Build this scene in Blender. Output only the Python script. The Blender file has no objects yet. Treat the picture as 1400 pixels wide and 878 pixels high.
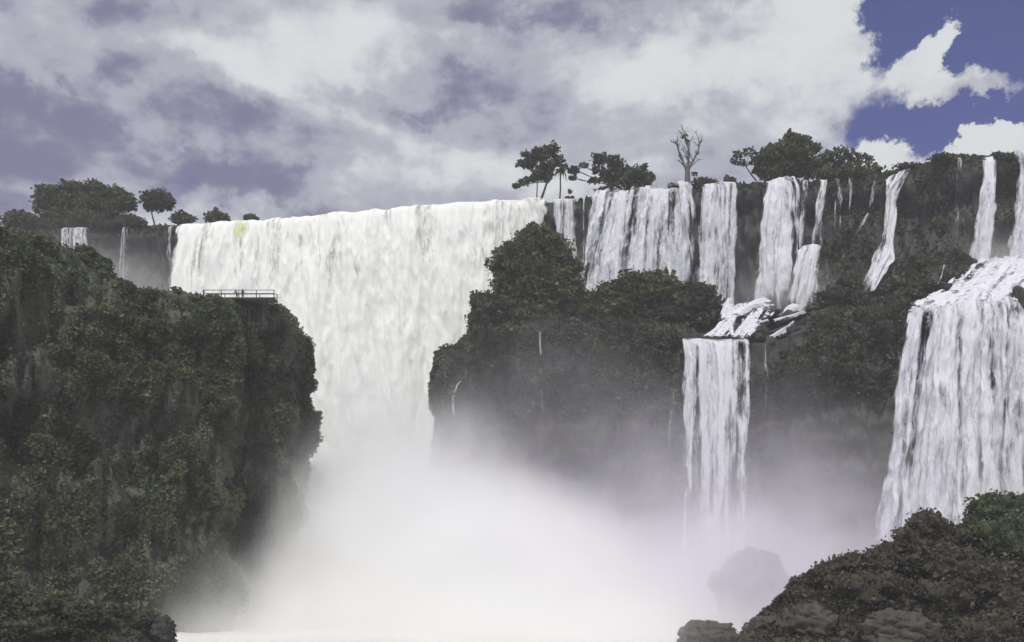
import bpy, math, random
import numpy as np
from mathutils import Vector

# ------------------------------------------------------------------ camera, sky, sun, exposure
sc = bpy.context.scene
COL = sc.collection
F, CX, HY, CAMZ = 1300.0, 700.0, 800.0, 8.0        # focal length in photo pixels, centre column, horizon row, eye height

cam = bpy.data.cameras.new("camera")
cam.sensor_width = 36.0
cam.lens = F / 1400.0 * 36.0
cam.shift_y = (HY - 439.0) / 1400.0
cam.clip_start, cam.clip_end = 0.5, 6000.0
camo = bpy.data.objects.new("camera", cam)
camo.location = (0, 0, CAMZ)
camo.rotation_euler = (math.pi / 2, 0, 0)
COL.objects.link(camo)
sc.camera = camo

SUN_FROM = Vector((-0.14, -0.66, 1.0)).normalized()   # direction towards the sun
SUN_EL = math.asin(SUN_FROM.z)
sun = bpy.data.lights.new("sun", 'SUN')
sun.energy = 3.0
sun.angle = math.radians(0.6)
sun.color = (1.0, 0.965, 0.91)
suno = bpy.data.objects.new("sun", sun)
suno.rotation_euler = SUN_FROM.to_track_quat('Z', 'Y').to_euler()
suno.location = (-100, -100, 300)
COL.objects.link(suno)

sc.view_settings.view_transform = 'Standard'
sc.view_settings.look = 'None'
sc.view_settings.exposure = 0.0
sc.view_settings.gamma = 1.0
sc.view_settings.use_curve_mapping = False
sc.cycles.use_denoising = True
sc.cycles.use_adaptive_sampling = True
sc.cycles.adaptive_threshold = 0.02
sc.cycles.max_bounces = 26
sc.cycles.diffuse_bounces = 3
sc.cycles.glossy_bounces = 2
sc.cycles.transmission_bounces = 4
sc.cycles.transparent_max_bounces = 12
sc.cycles.volume_bounces = 24
sc.cycles.volume_step_rate = 1.0
sc.cycles.volume_max_steps = 256


class NT:
    """small helper round a node tree"""
    def __init__(s, tree):
        s.t = tree; s.n = tree.nodes; s.l = tree.links

    def new(s, kind, **kw):
        nd = s.n.new(kind)
        for k, v in kw.items():
            setattr(nd, k, v)
        return nd

    def put(s, sock, v):
        if hasattr(v, 'is_output'):
            s.l.new(v, sock)
        elif v is not None:
            sock.default_value = v

    def math(s, op, a, b=None, c=None, clamp=False):
        nd = s.new('ShaderNodeMath', operation=op, use_clamp=clamp)
        for i, v in enumerate((a, b, c)):
            if v is not None:
                s.put(nd.inputs[i], v)
        return nd.outputs[0]

    def vmath(s, op, a, b=None):
        nd = s.new('ShaderNodeVectorMath', operation=op)
        s.put(nd.inputs[0], a)
        if b is not None:
            s.put(nd.inputs[1], b)
        return nd.outputs['Value'] if op in ('DISTANCE', 'DOT_PRODUCT', 'LENGTH') else nd.outputs[0]

    def noise(s, vec, scale, detail=4.0, rough=0.55, dist=0.0, color=False):
        nd = s.new('ShaderNodeTexNoise')
        s.put(nd.inputs['Vector'], vec)
        nd.inputs['Scale'].default_value = scale
        nd.inputs['Detail'].default_value = detail
        nd.inputs['Roughness'].default_value = rough
        nd.inputs['Distortion'].default_value = dist
        return nd.outputs['Color'] if color else nd.outputs[0]

    def smooth(s, v, a, b, lo=0.0, hi=1.0):
        nd = s.new('ShaderNodeMapRange', interpolation_type='SMOOTHSTEP')
        s.put(nd.inputs[0], v)
        for i, x in enumerate((a, b, lo, hi)):
            s.put(nd.inputs[1 + i], x)
        return nd.outputs[0]

    def mix(s, f, a, b):
        nd = s.new('ShaderNodeMix', data_type='RGBA')
        s.put(nd.inputs[0], f)
        s.put(nd.inputs[6], a if hasattr(a, 'is_output') else (*a, 1.0))
        s.put(nd.inputs[7], b if hasattr(b, 'is_output') else (*b, 1.0))
        return nd.outputs[2]

    def comb(s, x, y, z):
        nd = s.new('ShaderNodeCombineXYZ')
        for i, v in enumerate((x, y, z)):
            s.put(nd.inputs[i], v)
        return nd.outputs[0]

    def sep(s, v):
        nd = s.new('ShaderNodeSeparateXYZ')
        s.put(nd.inputs[0], v)
        return nd.outputs


def pdir(px, py):
    return Vector(((px - CX) / F, 1.0, (HY - py) / F)).normalized()


def build_world():
    w = bpy.data.worlds.new("World")
    sc.world = w
    w.use_nodes = True
    w.cycles.sampling_method = 'MANUAL'
    w.cycles.sample_map_resolution = 512
    g = NT(w.node_tree)
    g.n.clear()
    out = g.new('ShaderNodeOutputWorld')
    bg = g.new('ShaderNodeBackground')
    bg.inputs['Strength'].default_value = 0.10
    sky = g.new('ShaderNodeTexSky', sky_type='NISHITA')
    sky.sun_disc = False
    sky.sun_elevation = SUN_EL
    sky.sun_rotation = math.atan2(SUN_FROM.x, SUN_FROM.y)
    sky.altitude = 200.0
    sky.air_density = 1.0
    sky.dust_density = 0.6
    sky.ozone_density = 4.0
    # a violet cast, as the print of the photograph has it
    skyc = g.new('ShaderNodeMix', data_type='RGBA', blend_type='MULTIPLY')
    skyc.inputs[0].default_value = 1.0
    g.l.new(sky.outputs[0], skyc.inputs[6])
    skyc.inputs[7].default_value = (0.80, 0.58, 0.82, 1)
    d = g.new('ShaderNodeTexCoord').outputs['Generated']
    warp = g.noise(d, 12.0, 9, 0.66, color=True)
    dw = g.vmath('ADD', d, g.vmath('MULTIPLY', g.vmath('SUBTRACT', warp, (0.5, 0.5, 0.5)), (0.13, 0.13, 0.10)))

    def bump(vec, px, py, rx, ry, amp):
        c = pdir(px, py)
        s = (1.0 / (rx / F), 1.0 / (rx / F), 1.0 / (ry / F))
        sv = g.vmath('MULTIPLY', g.vmath('SUBTRACT', vec, tuple(c)), s)
        return g.math('MULTIPLY', g.smooth(g.vmath('LENGTH', sv), 1.0, 0.0), amp)

    def total(vs):
        t = vs[0]
        for v in vs[1:]:
            t = g.math('ADD', t, v)
        return t
    ds = g.vmath('MULTIPLY', d, (1.0, 1.0, 1.7))
    n1 = g.noise(ds, 5.0, 9, 0.55, 0.15)
    cover = g.math('ADD', g.math('MULTIPLY', g.math('SUBTRACT', n1, 0.5), 1.3), total([
        g.math('ADD', 0.70, 0.0),
        bump(dw, 1330, 30, 190, 150, -1.05), bump(dw, 1225, 180, 120, 55, -0.62), bump(dw, 1420, 150, 170, 110, -0.72),
        bump(dw, 1215, 10, 70, 60, -0.50), bump(dw, 1332, 202, 62, 34, 0.95), bump(dw, 1378, 196, 60, 34, 0.75), bump(dw, 1340, 184, 34, 24, 0.5), bump(dw, 1218, 208, 44, 50, 0.70),
        bump(dw, 1296, 36, 46, 40, 0.62), bump(dw, 1276, 64, 56, 48, 0.70), bump(dw, 1350, 108, 100, 44, 1.20), bump(dw, 1252, 92, 70, 56, 0.75),
        bump(dw, 1080, 80, 180, 130, 0.45), bump(dw, 1250, 150, 90, 30, 0.35), bump(dw, 60, 150, 200, 160, 0.22)]))
    cov = g.smooth(cover, 0.34, 0.62)
    # light and dark of the cloud bodies: relief towards the sun, and broad masses
    n2 = g.noise(g.vmath('ADD', ds, (-0.008, 0.0, 0.030)), 5.0, 9, 0.55, 0.15)
    relief = g.math('MULTIPLY', g.math('SUBTRACT', n1, n2), 2.3)
    n3 = g.noise(g.vmath('MULTIPLY', dw, (1.0, 1.0, 2.2)), 6.5, 7, 0.5)
    lum = total([
        g.math('MULTIPLY', n3, 0.85), relief, g.math('ADD', 0.06, 0.0),
        bump(dw, 1060, 75, 340, 130, 0.36), bump(dw, 430, 70, 230, 95, 0.24), bump(dw, 640, 58, 60, 36, 0.22),
        bump(dw, 1350, 196, 90, 50, 0.75), bump(dw, 50, 65, 120, 60, 0.20), bump(dw, 1285, 60, 100, 80, 0.30),
        bump(dw, -10, 220, 150, 210, -0.36), bump(dw, 210, 70, 150, 80, -0.14), bump(dw, 345, 262, 210, 44, -0.50), bump(dw, 130, 215, 110, 60, -0.20),
        bump(dw, 560, 142, 110, 20, -0.20), bump(dw, 760, 8, 260, 40, -0.26), bump(dw, 540, 220, 260, 60, 0.06), bump(dw, 200, 135, 160, 40, 0.08),
        bump(dw, 960, 195, 130, 70, -0.14), bump(dw, 760, 258, 170, 50, 0.18), bump(dw, 620, 262, 90, 40, -0.10),
        bump(dw, 1218, 208, 60, 56, 0.25)])
    k = g.smooth(lum, 0.0, 1.0)
    c1 = g.mix(g.smooth(k, 0.0, 0.42), (2.0, 1.98, 3.1), (4.2, 4.3, 5.05))
    c2 = g.mix(g.smooth(k, 0.40, 1.0), c1, (7.0, 7.3, 7.4))
    g.l.new(g.mix(cov, skyc.outputs[2], c2), bg.inputs['Color'])
    g.l.new(bg.outputs[0], out.inputs['Surface'])


build_world()

# ------------------------------------------------------------------ numeric helpers
RNG = np.random.default_rng(7)
_G = np.random.default_rng(11).normal(size=(4096, 3))
_G /= np.linalg.norm(_G, axis=1)[:, None]


def perlin(p):
    p = np.asarray(p, dtype=np.float64)
    i = np.floor(p).astype(np.int64)
    f = p - i
    u = f * f * f * (f * (f * 6 - 15) + 10)
    out = 0.0
    for dx in (0, 1):
        wx = u[..., 0] if dx else 1 - u[..., 0]
        for dy in (0, 1):
            wy = u[..., 1] if dy else 1 - u[..., 1]
            for dz in (0, 1):
                wz = u[..., 2] if dz else 1 - u[..., 2]
                h = ((i[..., 0] + dx) * 73856093) ^ ((i[..., 1] + dy) * 19349663) ^ ((i[..., 2] + dz) * 83492791)
                h = (h ^ (h >> 13)) & 4095
                gr = _G[h]
                dot = gr[..., 0] * (f[..., 0] - dx) + gr[..., 1] * (f[..., 1] - dy) + gr[..., 2] * (f[..., 2] - dz)
                out = out + wx * wy * wz * dot
    return out * 1.5


def fbm(p, octv=4, gain=0.5):
    a, s, t = 1.0, 1.0, 0.0
    for k in range(octv):
        t = t + a * perlin(p * s + 17.3 * k)
        a *= gain
        s *= 2.03
    return t


def billow(p, octv=3):
    a, s, t = 1.0, 1.0, 0.0
    for k in range(octv):
        t = t + a * (0.45 - np.abs(perlin(p * s + 5.7 * k)))
        a *= 0.5
        s *= 2.1
    return t


def P(px, py, Y):
    """the point that stands Y metres out along the view, at this column and row of the photograph"""
    return np.array([(px - CX) / F * Y, Y, CAMZ + (HY - py) / F * Y])


def smoothstep(a, b, x):
    t = np.clip((np.asarray(x, float) - a) / (b - a), 0, 1)
    return t * t * (3 - 2 * t)


def make_mesh(name, V, faces, smooth=False, attrs=None, mat=None):
    """faces: (n,4) or (n,3) array, or a list of such arrays"""
    me = bpy.data.meshes.new(name)
    V = np.asarray(V, np.float32)
    fl = faces if isinstance(faces, list) else [faces]
    fl = [np.asarray(f, np.int32) for f in fl if len(f)]
    li = np.concatenate([f.ravel() for f in fl])
    tot = np.concatenate([np.full(len(f), f.shape[1], np.int32) for f in fl])
    st = np.concatenate([[0], np.cumsum(tot)[:-1]]).astype(np.int32)
    me.vertices.add(len(V))
    me.vertices.foreach_set('co', V.ravel())
    me.loops.add(len(li))
    me.loops.foreach_set('vertex_index', li)
    me.polygons.add(len(tot))
    me.polygons.foreach_set('loop_start', st)
    if smooth is not False:
        sm = np.ones(len(tot), bool) if smooth is True else smooth
        me.polygons.foreach_set('use_smooth', sm)
    me.update(calc_edges=True)
    for k, (typ, arr) in (attrs or {}).items():
        a = me.attributes.new(k, typ, 'POINT')
        a.data.foreach_set('vector' if typ == 'FLOAT_VECTOR' else 'value', np.asarray(arr, np.float32).ravel())
    if mat:
        me.materials.append(mat)
    return me


def link(name, me, parent=None, label=None, cat=None, group=None, kind=None, loc=None):
    o = bpy.data.objects.new(name, me)
    COL.objects.link(o)
    if parent is not None:
        o.parent = parent
    if loc is not None:
        o.location = tuple(loc)
    if label:
        o["label"] = label
    if cat:
        o["category"] = cat
    if group:
        o["group"] = group
    if kind:
        o["kind"] = kind
    return o


def resample(cols, nu, nv):
    C = np.asarray(cols, float)                      # (C,K,3)
    d = np.linalg.norm(np.diff(C, axis=1), axis=2)
    s = np.concatenate([np.zeros((len(C), 1)), np.cumsum(d, 1)], 1)
    R = np.zeros((len(C), nv, 3))
    for i in range(len(C)):
        # share of rows by the mean profile, so that rows run level from column to column
        sm = (s / s[:, -1:]).mean(0)
        t = np.linspace(0, 1, nv)
        for k in range(3):
            R[i, :, k] = np.interp(t, sm, C[i, :, k])
    d = np.linalg.norm(np.diff(R, axis=0), axis=2).mean(1)
    su = np.concatenate([[0], np.cumsum(d)])
    t = np.linspace(0, su[-1], nu)
    out = np.zeros((nu, nv, 3))
    for j in range(nv):
        for k in range(3):
            out[:, j, k] = np.interp(t, su, R[:, j, k])
    return out


def blur(A, n=1, ax=0):
    for _ in range(n):
        B = A.copy()
        sl = [slice(None)] * A.ndim
        a, b, c = list(sl), list(sl), list(sl)
        a[ax], b[ax], c[ax] = slice(1, -1), slice(0, -2), slice(2, None)
        B[tuple(a)] = 0.5 * A[tuple(a)] + 0.25 * (A[tuple(b)] + A[tuple(c)])
        A = B
    return A


def grid_normals(Gp):
    du = np.gradient(Gp, axis=0)
    dv = np.gradient(Gp, axis=1)
    n = np.cross(du, dv)
    n /= np.linalg.norm(n, axis=2)[..., None] + 1e-9
    if (n @ np.array([0, -1, 0.6])).mean() < 0:
        n = -n
    return n


def grid_faces(nu, nv, off=0):
    i = np.arange(nu - 1)[:, None] * nv + np.arange(nv - 1)[None, :]
    i = i.ravel() + off
    return np.stack([i, i + 1, i + nv + 1, i + nv], 1)


# ------------------------------------------------------------------ materials
def new_mat(name):
    m = bpy.data.materials.new(name)
    m.use_nodes = True
    g = NT(m.node_tree)
    g.n.clear()
    out = g.new('ShaderNodeOutputMaterial')
    return m, g, out


def mat_rock(name, dark, mid, moss, moss_amt=0.5, scale=1.0):
    m, g, out = new_mat(name)
    co = g.new('ShaderNodeTexCoord').outputs['Object']
    st = g.vmath('MULTIPLY', co, (1.0, 1.0, 0.35))
    a = g.noise(st, 0.22 * scale, 8, 0.6, 0.4)
    b = g.noise(co, 0.07 * scale, 5, 0.55, 0.3)
    c = g.noise(st, 1.3 * scale, 6, 0.65)
    vs = g.noise(g.vmath('MULTIPLY', co, (1.0, 1.0, 0.10)), 0.75 * scale, 6, 0.65, 0.3)
    col = g.mix(g.smooth(g.math('ADD', g.math('MULTIPLY', a, 0.6), g.math('MULTIPLY', vs, 0.5)), 0.44, 0.66), dark, mid)
    up = g.sep(g.new('ShaderNodeNewGeometry').outputs['Normal'])[2]
    mk = g.math('ADD', g.math('MULTIPLY', up, 0.18), g.math('ADD', b, g.math('MULTIPLY', g.math('SUBTRACT', c, 0.5), 0.5)))
    col = g.mix(g.smooth(mk, 0.62 - 0.25 * moss_amt, 0.80 - 0.25 * moss_amt), col, moss)
    col = g.mix(g.math('MULTIPLY', g.smooth(c, 0.35, 0.7), 0.5), col, tuple(x * 0.45 for x in mid))
    bs = g.new('ShaderNodeBsdfPrincipled')
    g.l.new(col, bs.inputs['Base Color'])
    bs.inputs['Roughness'].default_value = 0.7
    bp = g.new('ShaderNodeBump')
    bp.inputs['Strength'].default_value = 0.8
    bp.inputs['Distance'].default_value = 0.5
    g.l.new(g.math('ADD', a, g.math('MULTIPLY', c, 0.5)), bp.inputs['Height'])
    g.l.new(bp.outputs[0], bs.inputs['Normal'])
    g.l.new(bs.outputs[0], out.inputs['Surface'])
    return m


def mat_leaf(name, c0, c1, c2):
    m, g, out = new_mat(name)
    at = g.new('ShaderNodeAttribute', attribute_name='tint').outputs['Fac']
    col = g.mix(g.smooth(at, 0.0, 0.5), c0, c1)
    col = g.mix(g.smooth(at, 0.5, 1.0), col, c2)
    df = g.new('ShaderNodeBsdfDiffuse')
    tr = g.new('ShaderNodeBsdfTranslucent')
    g.l.new(col, df.inputs['Color'])
    g.l.new(col, tr.inputs['Color'])
    mx = g.new('ShaderNodeMixShader')
    mx.inputs[0].default_value = 0.28
    g.l.new(df.outputs[0], mx.inputs[1])
    g.l.new(tr.outputs[0], mx.inputs[2])
    g.l.new(mx.outputs[0], out.inputs['Surface'])
    return m


def mat_plain(name, col, rough=0.7, var=0.3, scale=2.0):
    m, g, out = new_mat(name)
    co = g.new('ShaderNodeTexCoord').outputs['Object']
    n = g.noise(co, scale, 5, 0.6)
    c = g.mix(g.smooth(n, 0.3, 0.7), tuple(x * (1 - var) for x in col), tuple(min(1, x * (1 + var)) for x in col))
    bs = g.new('ShaderNodeBsdfPrincipled')
    g.l.new(c, bs.inputs['Base Color'])
    bs.inputs['Roughness'].default_value = rough
    g.l.new(bs.outputs[0], out.inputs['Surface'])
    return m


def mat_water(name, su=0.9, sv=0.06, lo=0.16, hi=0.86, col=(0.82, 0.83, 0.89), algae=False, bump=0.45, fray=3.4, through=0.24):
    """falling white water: broken into strands by a noise drawn out along the flow"""
    m, g, out = new_mat(name)
    fl = g.new('ShaderNodeAttribute', attribute_name='flow').outputs['Vector']
    u, v, c = g.sep(fl)
    n1 = g.noise(g.comb(g.math('MULTIPLY', u, su), g.math('MULTIPLY', v, sv), 3.1), 1.0, 6, 0.62, 0.35)
    n2 = g.noise(g.comb(g.math('MULTIPLY', u, su * 0.28), g.math('MULTIPLY', v, sv * 0.45), 7.7), 1.0, 4, 0.55, 0.2)
    n3 = g.noise(g.comb(g.math('MULTIPLY', u, su * 1.9), g.math('MULTIPLY', v, sv * 5.5), 1.7), 1.0, 8, 0.68, 0.6)
    mixn = g.math('ADD', g.math('MULTIPLY', n1, 0.36), g.math('ADD', g.math('MULTIPLY', n2, 0.22), g.math('MULTIPLY', n3, 0.42)))
    mixn = g.math('ADD', g.math('MULTIPLY', g.math('SUBTRACT', mixn, 0.5), fray), 0.5)
    al = g.smooth(g.math('ADD', mixn, g.math('SUBTRACT', c, 0.5)), lo, hi)
    base = col
    colo = g.mix(g.smooth(n3, 0.25, 0.6), tuple(x * 0.86 for x in base), base)
    if algae:
        k = g.new('ShaderNodeAttribute', attribute_name='algae').outputs['Fac']
        colo = g.mix(k, colo, (0.52, 0.60, 0.10))
    df = g.new('ShaderNodeBsdfDiffuse')
    tl = g.new('ShaderNodeBsdfTranslucent')
    g.l.new(colo, df.inputs['Color'])
    g.l.new(colo, tl.inputs['Color'])
    bp = g.new('ShaderNodeBump')
    bp.inputs['Strength'].default_value = bump
    bp.inputs['Distance'].default_value = 1.0
    g.l.new(g.math('ADD', g.math('MULTIPLY', n1, 1.0), g.math('MULTIPLY', n3, 0.6)), bp.inputs['Height'])
    g.l.new(bp.outputs[0], df.inputs['Normal'])
    mx = g.new('ShaderNodeMixShader')
    mx.inputs[0].default_value = through
    g.l.new(df.outputs[0], mx.inputs[1])
    g.l.new(tl.outputs[0], mx.inputs[2])
    tp = g.new('ShaderNodeBsdfTransparent')
    fin = g.new('ShaderNodeMixShader')
    g.l.new(al, fin.inputs[0])
    g.l.new(tp.outputs[0], fin.inputs[1])
    g.l.new(mx.outputs[0], fin.inputs[2])
    g.l.new(fin.outputs[0], out.inputs['Surface'])
    return m


M_ROCK = mat_rock('wet_basalt', (0.009, 0.009, 0.010), (0.036, 0.034, 0.034), (0.034, 0.042, 0.026), 0.45)
M_CLIFF = mat_rock('mossy_basalt', (0.024, 0.024, 0.020), (0.105, 0.095, 0.083), (0.066, 0.082, 0.048), 0.8)
M_BROWN = mat_rock('brown_basalt', (0.026, 0.022, 0.019), (0.090, 0.077, 0.066), (0.056, 0.056, 0.038), 0.5, 2.6)
M_LEAF = mat_leaf('dark_foliage', (0.048, 0.052, 0.036), (0.094, 0.104, 0.068), (0.155, 0.168, 0.112))
M_LEAF_G = mat_leaf('green_foliage', (0.046, 0.056, 0.028), (0.104, 0.124, 0.058), (0.180, 0.200, 0.100))
M_LEAF_C = mat_leaf('creepers', (0.048, 0.056, 0.034), (0.108, 0.134, 0.072), (0.185, 0.205, 0.130))
M_LEAF_B = mat_leaf('brown_scrub', (0.060, 0.055, 0.042), (0.104, 0.098, 0.074), (0.150, 0.145, 0.110))
M_LEAF_P = mat_leaf('pale_foliage', (0.060, 0.068, 0.050), (0.110, 0.120, 0.090), (0.170, 0.180, 0.140))
M_BARK = mat_plain('bark', (0.060, 0.052, 0.046), 0.85, 0.4, 3.0)
M_BARKG = mat_plain('grey_dead_wood', (0.105, 0.095, 0.100), 0.85, 0.3, 3.0)
M_WOOD = mat_plain('weathered_timber', (0.075, 0.068, 0.060), 0.8, 0.3, 4.0)
M_RAIL = mat_plain('grey_rail', (0.06, 0.056, 0.052), 0.6, 0.3, 4.0)
M_CLOTH_D = mat_plain('dark_clothing', (0.030, 0.030, 0.034), 0.9, 0.3, 9.0)
M_CLOTH_B = mat_plain('brown_clothing', (0.050, 0.044, 0.040), 0.9, 0.3, 9.0)
M_HAIR = mat_plain('dark_hair', (0.02, 0.016, 0.014), 0.7, 0.3, 9.0)
M_WATER = mat_water('white_water')
M_MAIN = mat_water('thick_white_water', 0.42, 0.035, 0.10, 0.66, col=(0.87, 0.88, 0.86), algae=True, bump=0.25, fray=2.6, through=0.08)
M_THIN = mat_water('thin_white_water', 1.1, 0.05, 0.34, 0.95)
M_FOAM = mat_water('foaming_water', 0.55, 0.16, 0.20, 0.50, bump=0.3)


def cards(pts, nrm, size, rng, spread=0.9, droop=0.0, aspect=0.55):
    """leaf sprays: one kite-shaped face each"""
    n = len(pts)
    d = nrm + rng.normal(size=(n, 3)) * spread
    d[:, 2] -= droop
    d /= np.linalg.norm(d, axis=1)[:, None] + 1e-9
    r = rng.normal(size=(n, 3))
    t = np.cross(d, r)
    t /= np.linalg.norm(t, axis=1)[:, None] + 1e-9
    L = (size * np.clip(rng.lognormal(-0.1, 0.42, n), 0.4, 2.4))[:, None]
    W = L * aspect * rng.uniform(0.7, 1.3, (n, 1))
    b = pts - d * L * 0.3
    tip = pts + d * L * 0.7
    md = pts + d * L * 0.12
    V = np.stack([b, md + t * W, tip, md - t * W], 1).reshape(-1, 3)
    Fc = np.arange(n * 4).reshape(n, 4)
    return V, Fc


def scatter_on_grid(Gp, N, count, rng, weight):
    """points on a grid surface, chosen by a weight per grid cell times its area"""
    a = Gp[1:, :-1] - Gp[:-1, :-1]
    b = Gp[:-1, 1:] - Gp[:-1, :-1]
    ar = np.linalg.norm(np.cross(a, b), axis=2) * weight[:-1, :-1]
    p = ar.ravel() / ar.sum()
    idx = rng.choice(len(p), count, p=p)
    i, j = np.unravel_index(idx, ar.shape)
    u, v = rng.random(count)[:, None], rng.random(count)[:, None]
    pt = Gp[i, j] * (1 - u) * (1 - v) + Gp[i + 1, j] * u * (1 - v) + Gp[i, j + 1] * (1 - u) * v + Gp[i + 1, j + 1] * u * v
    return pt, N[i, j]


def foliage_cover(name, label, Gp, N, count, size, weight, mat, seed, lift=0.25, droop=0.0, spread=0.8, stretch=1.0, contrast=1.0):
    rng = np.random.default_rng(seed)
    pt, nr = scatter_on_grid(Gp, N, count, rng, weight)
    clump = fbm(pt * np.array([1, 1, stretch]) / 3.4 + seed, 3)
    pt = pt + nr * (lift * rng.random(count) + 0.5 * np.clip(clump, 0, 1))[:, None]
    V, Fc = cards(pt, nr, size, rng, spread, droop)
    tint = np.clip(0.42 + 0.5 * contrast * clump + 0.4 * contrast * fbm(pt * np.array([1, 1, 0.6]) / 12.0 + 3.3, 2) + rng.normal(size=count) * 0.09, 0, 1)
    me = make_mesh(name, V, Fc, attrs={'tint': ('FLOAT', np.repeat(tint, 4))}, mat=mat)
    o = link(name, me, label=label, cat='undergrowth', kind='stuff')
    return o


# ------------------------------------------------------------------ the land
LIP_PX = [-400, -200, 90, 240, 350, 450, 540, 640, 720, 800, 830, 900, 1000, 1060, 1130, 1190, 1230, 1290, 1350, 1400, 1600, 1800]
LIP_PY = [322, 318, 312, 310, 303, 297, 287, 279, 274, 271, 266, 258, 252, 248, 246, 240, 232, 216, 212, 210, 198, 190]
LIPZ = 113.0


def lip_py(px):
    return float(np.interp(px, LIP_PX, LIP_PY))


def lip_Y(px):
    return (LIPZ - CAMZ) * F / (HY - lip_py(px))


def terrain(name, cols, nu, nv, mat, seed, amp=1.0, kind='structure', smooth_u=2, ledge=0.5, fade=None, rough=1.0, sink=None):
    Gp = resample(cols, nu, nv)
    Gp = blur(blur(Gp, smooth_u, 0), 1, 1)
    N = grid_normals(Gp)
    q = Gp + seed * 13.7
    rib = q * np.array([1, 1, 0.28])
    d = 1.9 * fbm(q / 15.0, 3) + 1.7 * billow(q / 6.5, 3) + 1.1 * fbm(rib / 3.2, 3)
    d += 0.55 * billow(q * np.array([1, 1, 0.5]) / 2.0, 2) + 0.9 * rough * np.clip(-1 + 3.2 * np.abs(perlin(rib / 2.6 + 4.0)), -1, 0.3)
    d += ledge * np.tanh(4 * np.sin(q[..., 2] / 2.4 + 2.5 * fbm(q / 18.0, 2)))
    if fade is not None:
        d = d * fade(Gp)
    if sink is not None:
        d = d - sink(Gp)
    Gp = Gp + N * (d * amp)[..., None]
    N = grid_normals(Gp)
    me = make_mesh(name, Gp.reshape(-1, 3), grid_faces(nu, nv), smooth=True, mat=mat)
    o = link(name, me, kind=kind)
    return o, Gp, N


# upper cliff with the lip of the falls, and the plateau behind it
cols = []
for px in list(range(-400, 1801, 25)):
    Y = lip_Y(px)
    X = (px - CX) / F * Y
    w = float(smoothstep(1075, 1150, px) * (1 - 0.55 * smoothstep(1290, 1345, px)))
    cols.append([(X * 1.5, Y + 150, LIPZ + 4.0), (X * 1.03, Y + 8, LIPZ + 2.2), (X, Y + 1.0, LIPZ - 1.2),
                 (X, Y + 2.0, 104), (X, Y + 1.5 - 3 * w, 95 - 3 * w), (X * (1 - 0.06 * w), Y - 1 - 17 * w, 78), (X * (1 - 0.1 * w), Y - 3 - 26 * w, 62),
                 (X * (1 - 0.1 * w), Y - 5 - 26 * w, -2)])
_, G_UP, N_UP = terrain('falls_cliff', cols, 760, 210, M_ROCK, 1, amp=0.85, ledge=0.9, rough=1.7,
                        fade=lambda G: 0.25 + 0.75 * smoothstep(LIPZ - 0.5, LIPZ - 5, G[..., 2]))

# terrace half way down, in front of the upper falls
E = [(-2, 262, 70), (-12, 240, 68), (-17, 222, 61), (-14.5, 211, 58), (-6, 207, 61), (6, 206, 63), (22, 205, 62.5), (36, 204, 61.0),
     (51, 203, 60.3), (57, 202, 60.6), (63, 201, 62.5), (75, 198, 63.5), (80, 194, 63.0), (90, 190, 63.5), (105, 187, 64), (135, 184, 65), (170, 180, 65)]
cols = []
for i, (x, y, z) in enumerate(E):
    if i < 4:
        B, Mi = np.array([8.0, 246, 74]), np.array([4.0, 236, 72])
    else:
        B = np.array([x * 1.19, 248 - 0.05 * x, 77.0])
        Mi = np.array([x * 1.08, 226 - 0.03 * x, 69.5])
    e = np.array([x, y, z], float)
    outw = np.array([-1.0, 0, 0]) if i < 3 else (np.array([-0.7, -0.7, 0]) if i == 3 else np.array([0, -1.0, 0]))
    cols.append([B, Mi, e - outw * 5 + (0, 0, 2.6), e, e + outw * 1.0 + (0, 0, -9), e + outw * 0.2 + (0, 0, -26), np.array([e[0], e[1], -2.0]) + outw * 2.5])
def rapid_zone(G):
    q = CX + G[..., 0] / G[..., 1] * F
    t = smoothstep(200.5, 203, G[..., 1]) * smoothstep(50, 57, G[..., 2])
    return t * smoothstep(940, 962, q) * smoothstep(1112, 1098, q)


def wide_zone(G):
    q = CX + G[..., 0] / G[..., 1] * F
    return smoothstep(1232, 1262, q) * smoothstep(50, 58, G[..., 2])


_, G_TER, N_TER = terrain('terrace', cols, 430, 210, M_ROCK, 2, amp=0.85, fade=lambda G: 1 - 0.75 * np.maximum(rapid_zone(G), wide_zone(G)),
                          sink=lambda G: 1.6 * rapid_zone(G) + 2.4 * wide_zone(G))

# cliff wall that closes the gorge
LC = [(-260, 300, 122, 122), (-60, 298, 134, 131), (0, 306, 140, 136), (40, 316, 143, 139), (78, 328, 146, 142), (118, 346, 149, 145),
      (150, 374, 152, 148), (200, 389, 156, 152), (255, 400, 160, 156), (296, 405, 164, 159), (312, 406, 166, 161)]
cols = []
for px, py, Y, Yb in LC:
    e = P(px, py, Y)
    f1 = P(px, 560, Yb + 3)
    f2 = P(px, 700, Yb + 1)
    f3 = np.array([(px - CX) / F * Yb, Yb, -2.0])
    cols.append([e + (-26, 45, 1), e + (-2, 7, 0.3), e, (e + f1) / 2 + (0.7, -0.6, 0), f1, f2, f3])
for px, py, Y, b1, b2 in [(322, 407, 168, (325, 175), (322, 175)), (350, 408, 170, (350, 177), (350, 177)), (374, 410, 172, (366, 178), (374, 178)),
                          (390, 424, 176, (386, 179), (396, 179)), (399, 437, 181, (392, 183), (403, 182))]:
    e = P(px, py, Y)
    f1 = P(b1[0], 560, b1[1])
    f2 = P(b2[0], 700, b2[1])
    f3 = np.array([(b2[0] - CX) / F * b2[1], b2[1], -2.0])
    cols.append([e + (-30, 38, -1), e + (-3, 6, 0.0), e, (e + f1) / 2 + (0.5, 0, 0), f1, f2, f3])
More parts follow.
